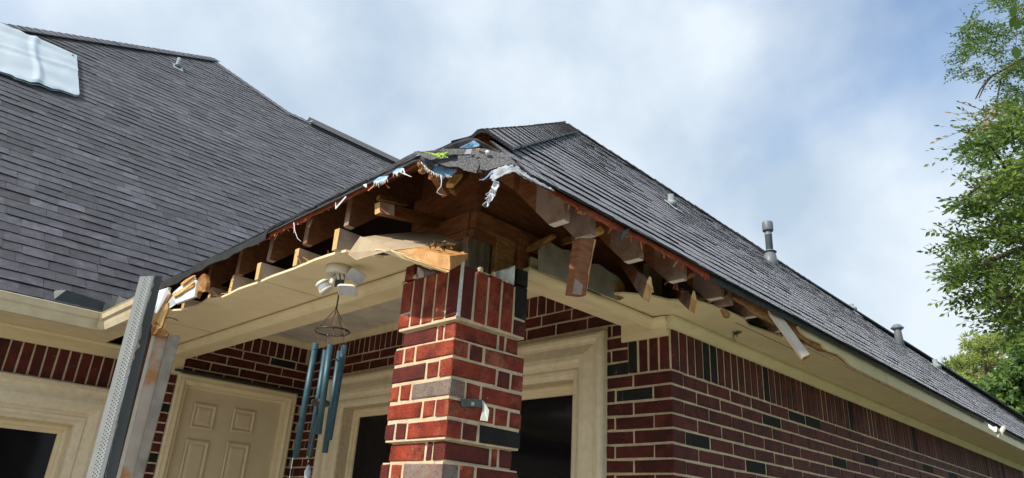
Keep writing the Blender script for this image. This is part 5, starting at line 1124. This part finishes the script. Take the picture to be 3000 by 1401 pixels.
EP = [(2925, -30), (2905, 0), (2850, 30), (2832, 60), (2828, 100), (2820, 135), (2800, 175), (2785, 200), (2820, 232), (2850, 225), (2870, 215), (2880, 260), (2905, 290), (2890, 330), (2850, 355), (2860, 390), (2830, 420), (2800, 445), (2830, 470), (2850, 500), (2845, 545), (2820, 580), (2770, 590), (2765, 610), (2830, 625), (2880, 640), (2910, 660), (2885, 690), (2790, 705), (2800, 750), (2790, 780), (2740, 815), (2800, 830), (2850, 800), (2900, 830), (2890, 870), (2840, 875), (2930, 905), (2925, 930), (2960, 970), (3010, 985), (3400, 1000), (3400, -30)]
def inpoly(x, y, P):
    c = False
    for i in range(len(P)):
        (x0, y0), (x1, y1) = P[i], P[i - 1]
        if (y0 > y) != (y1 > y) and x < (x1 - x0) * (y - y0) / (y1 - y0) + x0: c = not c
    return c
def imgdir(dx, dy, dz=0): return (CR * dx - CU * dy + CF * dz)
cnt = 0
while cnt < 3400:
    x = random.uniform(2740, 3330); y = random.uniform(-20, 1000)
    if x > 3030 and random.random() < .55: continue
    if not inpoly(x, y, EP): continue
    if noise.noise(Vector((x / 70, y / 70, 3))) < -.13 and x < 2995: continue
    upper = y < 300 + 60 * noise.noise(Vector((x / 60, 0, 0)))
    D = random.uniform(7.5, 9.5) if upper else random.uniform(3.9, 6.3)
    P = oD((x, y), D); ang = random.gauss(0, .55); dv = imgdir(-math.cos(ang), math.sin(ang) * .9 + .15, random.gauss(0, .5))
    tone = .38 + .5 * noise.noise(Vector((x / 80, y / 80, D * .6))) + (.35 if 420 < y < 560 and x > 2890 else 0) + (.12 if not upper else .05) - (.28 if D > 5.3 and not upper else 0)  # deeper leaves toned darker, painting the shade inside the crown
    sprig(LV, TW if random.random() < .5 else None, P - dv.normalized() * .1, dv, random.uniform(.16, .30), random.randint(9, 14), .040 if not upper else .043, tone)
    cnt += 1
for (x, y, L_, n, ang) in ((2870, 590, .36, 14, .18), (2800, 700, .34, 16, -.05), (2790, 770, .34, 16, .22), (2850, 785, .42, 18, .18), (2760, 800, .2, 9, .1), (2880, 850, .42, 18, .05), (2830, 870, .3, 14, .0), (2860, 440, .26, 10, .05), (2840, 600, .26, 12, .05), (2800, 600, .2, 9, .0), (2920, 680, .25, 10, .05), (2950, 700, .22, 10, 0), (2840, 720, .25, 12, -.3), (2870, 780, .25, 10, .9), (2880, 640, .3, 12, .3), (2900, 870, .3, 12, .3)):
    for k in range(3):
        a_ = ang + random.gauss(0, .12); dv = imgdir(-math.cos(a_), math.sin(a_), random.gauss(0, .25)); sprig(LV, TW, oD((x + 45 + random.uniform(-15, 30), y + random.uniform(-15, 15)), 4.1), dv, L_ * random.uniform(.45, .7), n, .041, .4, .003)
for (x, y, a_, L_, n) in ((2850, 382, .18, .24, 12), (2905, 330, -.5, .24, 10), (2890, 345, -.3, .22, 9), (2935, 300, .5, .2, 8), (2960, 290, .4, .2, 8), (2985, 320, .2, .2, 8), (2930, 360, .1, .2, 8)):
    sprig(LY, TW, oD((x, y), 4.0), imgdir(-math.cos(a_), math.sin(a_), -.1), L_, n, .036, .25 + .5 * random.random(), .002)
for (x, y, l) in ((2975, 20, .07), (2980, 45, .08), (2975, 135, .085), (2990, 60, .07)):
    c = oD((x, y), 3.4); dd = imgdir(random.uniform(-.6, .2), .9, random.uniform(-.3, .3)).normalized(); sd = dd.cross(CF).normalized(); n0 = len(LV.v); l *= .8
    for t_, w_ in ((0, 0), (.15, .2), (.35, .33), (.55, .34), (.75, .22), (.9, .09), (1, 0)):
        LV.v += [c + dd * l * t_ + sd * l * w_ - CF * .02 * t_ * l, c + dd * l * t_ - sd * l * w_]
    for i_ in range(6): LV.f.append((n0 + 2 * i_, n0 + 2 * i_ + 1, n0 + 2 * i_ + 3, n0 + 2 * i_ + 2)); LV.t.append(.3)
TW.tube([oD((3120, -60), 5), oD((3040, -20), 3.8), oD((2995, 20), 3.45), oD((2980, 45), 3.4), oD((2978, 100), 3.4), oD((2976, 135), 3.4)], [.008, .006, .004, .003, .002, .001], 5)
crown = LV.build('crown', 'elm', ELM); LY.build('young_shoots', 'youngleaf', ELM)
for path, r0, r1 in (([(3150, 90, 8), (3060, 140, 8), (2985, 178, 8), (2940, 205, 8), (2900, 225, 8), (2872, 262, 8), (2858, 290, 8)], .02, .006), ([(2990, 178, 8), (2960, 205, 8), (2932, 232, 8), (2924, 275, 8), (2918, 330, 8)], .016, .005), ([(2905, 222, 8), (2885, 250, 8), (2868, 288, 8)], .012, .005), ([(3200, 380, 6), (3050, 505, 5), (2990, 540, 4.8), (2920, 590, 4.6), (2860, 605, 4.5)], .03, .006), ([(3200, 700, 6), (3060, 720, 5), (2970, 735, 4.8), (2900, 765, 4.5), (2840, 790, 4.3)], .03, .006), ([(3200, 800, 6), (3050, 860, 5), (2960, 870, 4.6), (2890, 875, 4.4)], .025, .005), ([(2760, 630, 4.2), (2790, 612, 4.2), (2850, 560, 4.4), (2900, 520, 4.6)], .004, .01), ([(2880, 395, 4.2), (2930, 470, 4.4), (2900, 420, 4.3), (2960, 520, 4.8)], .004, .01)):
    b = MB(); n = len(path); b.tube([oD((x, y), d) for x, y, d in path], [r0 + (r1 - r0) * i / (n - 1) for i in range(n)], 7); b.build('limb', 'bark', ELM, True)
TW.build('twigs', 'bark', ELM, kind='stuff')
tb = oD((3330, 1200), 7.0); b = MB(); b.tube([(tb.x, tb.y, 0), (tb.x, tb.y, .6), (tb.x + .05, tb.y, 2.0), (tb.x - .05, tb.y + .1, 3.4), tuple(oD((3200, 500), 6.6)), tuple(oD((3160, 90), 8))], [.24, .18, .16, .14, .10, .05], 12); b.build('trunk', 'bark', ELM, True)
ELM.location = (0, 0, 0) if False else ELM.location
# far pine
PD = 34.0; pp = oD((2896, 1150), PD)
PINE = empty('pine_tree', (pp.x, pp.y, 0), 'tall pine with rounded crown rising behind the far roof', 'tree', 'trees behind the house')
LP = Leaves(); clumps = [(2882, 1002, 72, 24), (2846, 1022, 50, 20), (2930, 996, 60, 22), (2968, 1016, 40, 22), (2812, 1056, 44, 18), (2866, 1050, 50, 18), (2786, 1078, 38, 15), (2912, 1048, 50, 18), (2850, 1084, 62, 16), (2768, 1074, 18, 10), (2800, 1100, 42, 14), (2960, 1070, 45, 20), (2870, 1120, 60, 16), (2910, 1010, 70, 22), (2840, 1060, 50, 20)]
for (cx, cy, rx, ry) in clumps:
    for k in range(int(rx * ry / 44)):
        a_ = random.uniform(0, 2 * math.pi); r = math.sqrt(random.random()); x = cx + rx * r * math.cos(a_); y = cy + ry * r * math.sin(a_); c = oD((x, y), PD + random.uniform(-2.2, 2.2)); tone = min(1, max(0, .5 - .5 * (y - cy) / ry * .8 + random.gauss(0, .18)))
        for j in range(22):
            d = (rv(1) + Vector((0, 0, .35))).normalized(); LP.leaf(c, d, rv(1).normalized(), random.uniform(.16, .30), .020, min(1, max(0, tone + random.gauss(0, .12))))
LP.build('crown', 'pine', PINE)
b = MB(); b.tube([(pp.x, pp.y, 0)] + [tuple(oD(q, PD)) for q in ((2896, 1150), (2893, 1110), (2888, 1080), (2892, 1050), (2880, 1020), (2876, 1000))], [.35, .30, .24, .20, .16, .10, .05], 10); b.build('trunk', 'pbark', PINE, True)
for path in ([(2893, 1115), (2875, 1090), (2840, 1078), (2820, 1066)], [(2893, 1112), (2860, 1100), (2830, 1091), (2790, 1096)], [(2892, 1118), (2850, 1105), (2812, 1106)], [(2888, 1078), (2912, 1050), (2950, 1025), (2975, 1012)], [(2884, 1060), (2860, 1045), (2835, 1035)], [(2885, 1082), (2905, 1068), (2960, 1062)], [(2878, 1015), (2860, 1008), (2838, 1016)], [(2882, 1020), (2910, 1006), (2940, 994)]):
    b = MB(); n = len(path); b.tube([oD(q, PD - .3) for q in path], [.12 - .09 * i / (n - 1) for i in range(n)], 6); b.build('limb', 'pbark', PINE, True)
def broadleaf(label, clumps, D, size, dens, spread, tonebase):
    bx = oD((clumps[0][0], 1300), D); T = empty('broadleaf_tree', (bx.x, bx.y, 0), label, 'tree', 'trees behind the house'); LB = Leaves()
    for (cx, cy, r_) in clumps:
        for k in range(int(r_ * r_ * dens)):
            v = rv(1).normalized() * (random.random() ** .45); x = cx + v.x * r_; y = cy + v.z * r_; c = oD((x, y), D + v.y * spread); tone = tonebase + .42 * (-v.z) * -1 * -1 + random.gauss(0, .2)
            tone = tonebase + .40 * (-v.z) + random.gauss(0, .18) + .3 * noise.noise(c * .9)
            LB.leaf(c, (rv(1) + Vector((0, 0, -.2))).normalized(), (rv(.8) + Vector((0, 0, .7))).normalized(), size * random.uniform(.7, 1.3), size * .32, min(1, max(0, tone)))
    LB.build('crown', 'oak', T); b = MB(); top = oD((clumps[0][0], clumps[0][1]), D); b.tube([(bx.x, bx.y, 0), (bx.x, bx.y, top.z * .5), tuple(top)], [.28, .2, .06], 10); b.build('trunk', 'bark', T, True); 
    for (cx, cy, r_) in clumps[1:4]:
        b = MB(); b.tube([(bx.x, bx.y, top.z * .5), tuple(oD((cx, cy), D))], [.12, .03], 7); b.build('limb', 'bark', T, True)
broadleaf('dense dark green broadleaf tree behind the far roof end', [(2985, 1090, 48), (2940, 1120, 36), (2960, 1160, 46), (3010, 1040, 50), (2900, 1130, 26), (2920, 1170, 36), (3040, 1120, 60), (2985, 1200, 40), (3010, 1000, 36), (3080, 1050, 60)], 24, .17, 1.15, 2.5, .30)
broadleaf('low yellow-green tree peeping over the far roof edge', [(2960, 1215, 34), (2915, 1190, 26), (2870, 1160, 24), (2995, 1240, 34), (2840, 1130, 22), (2880, 1130, 22), (3040, 1240, 40), (2810, 1110, 14)], 29, .17, 1.5, 1.8, .75)
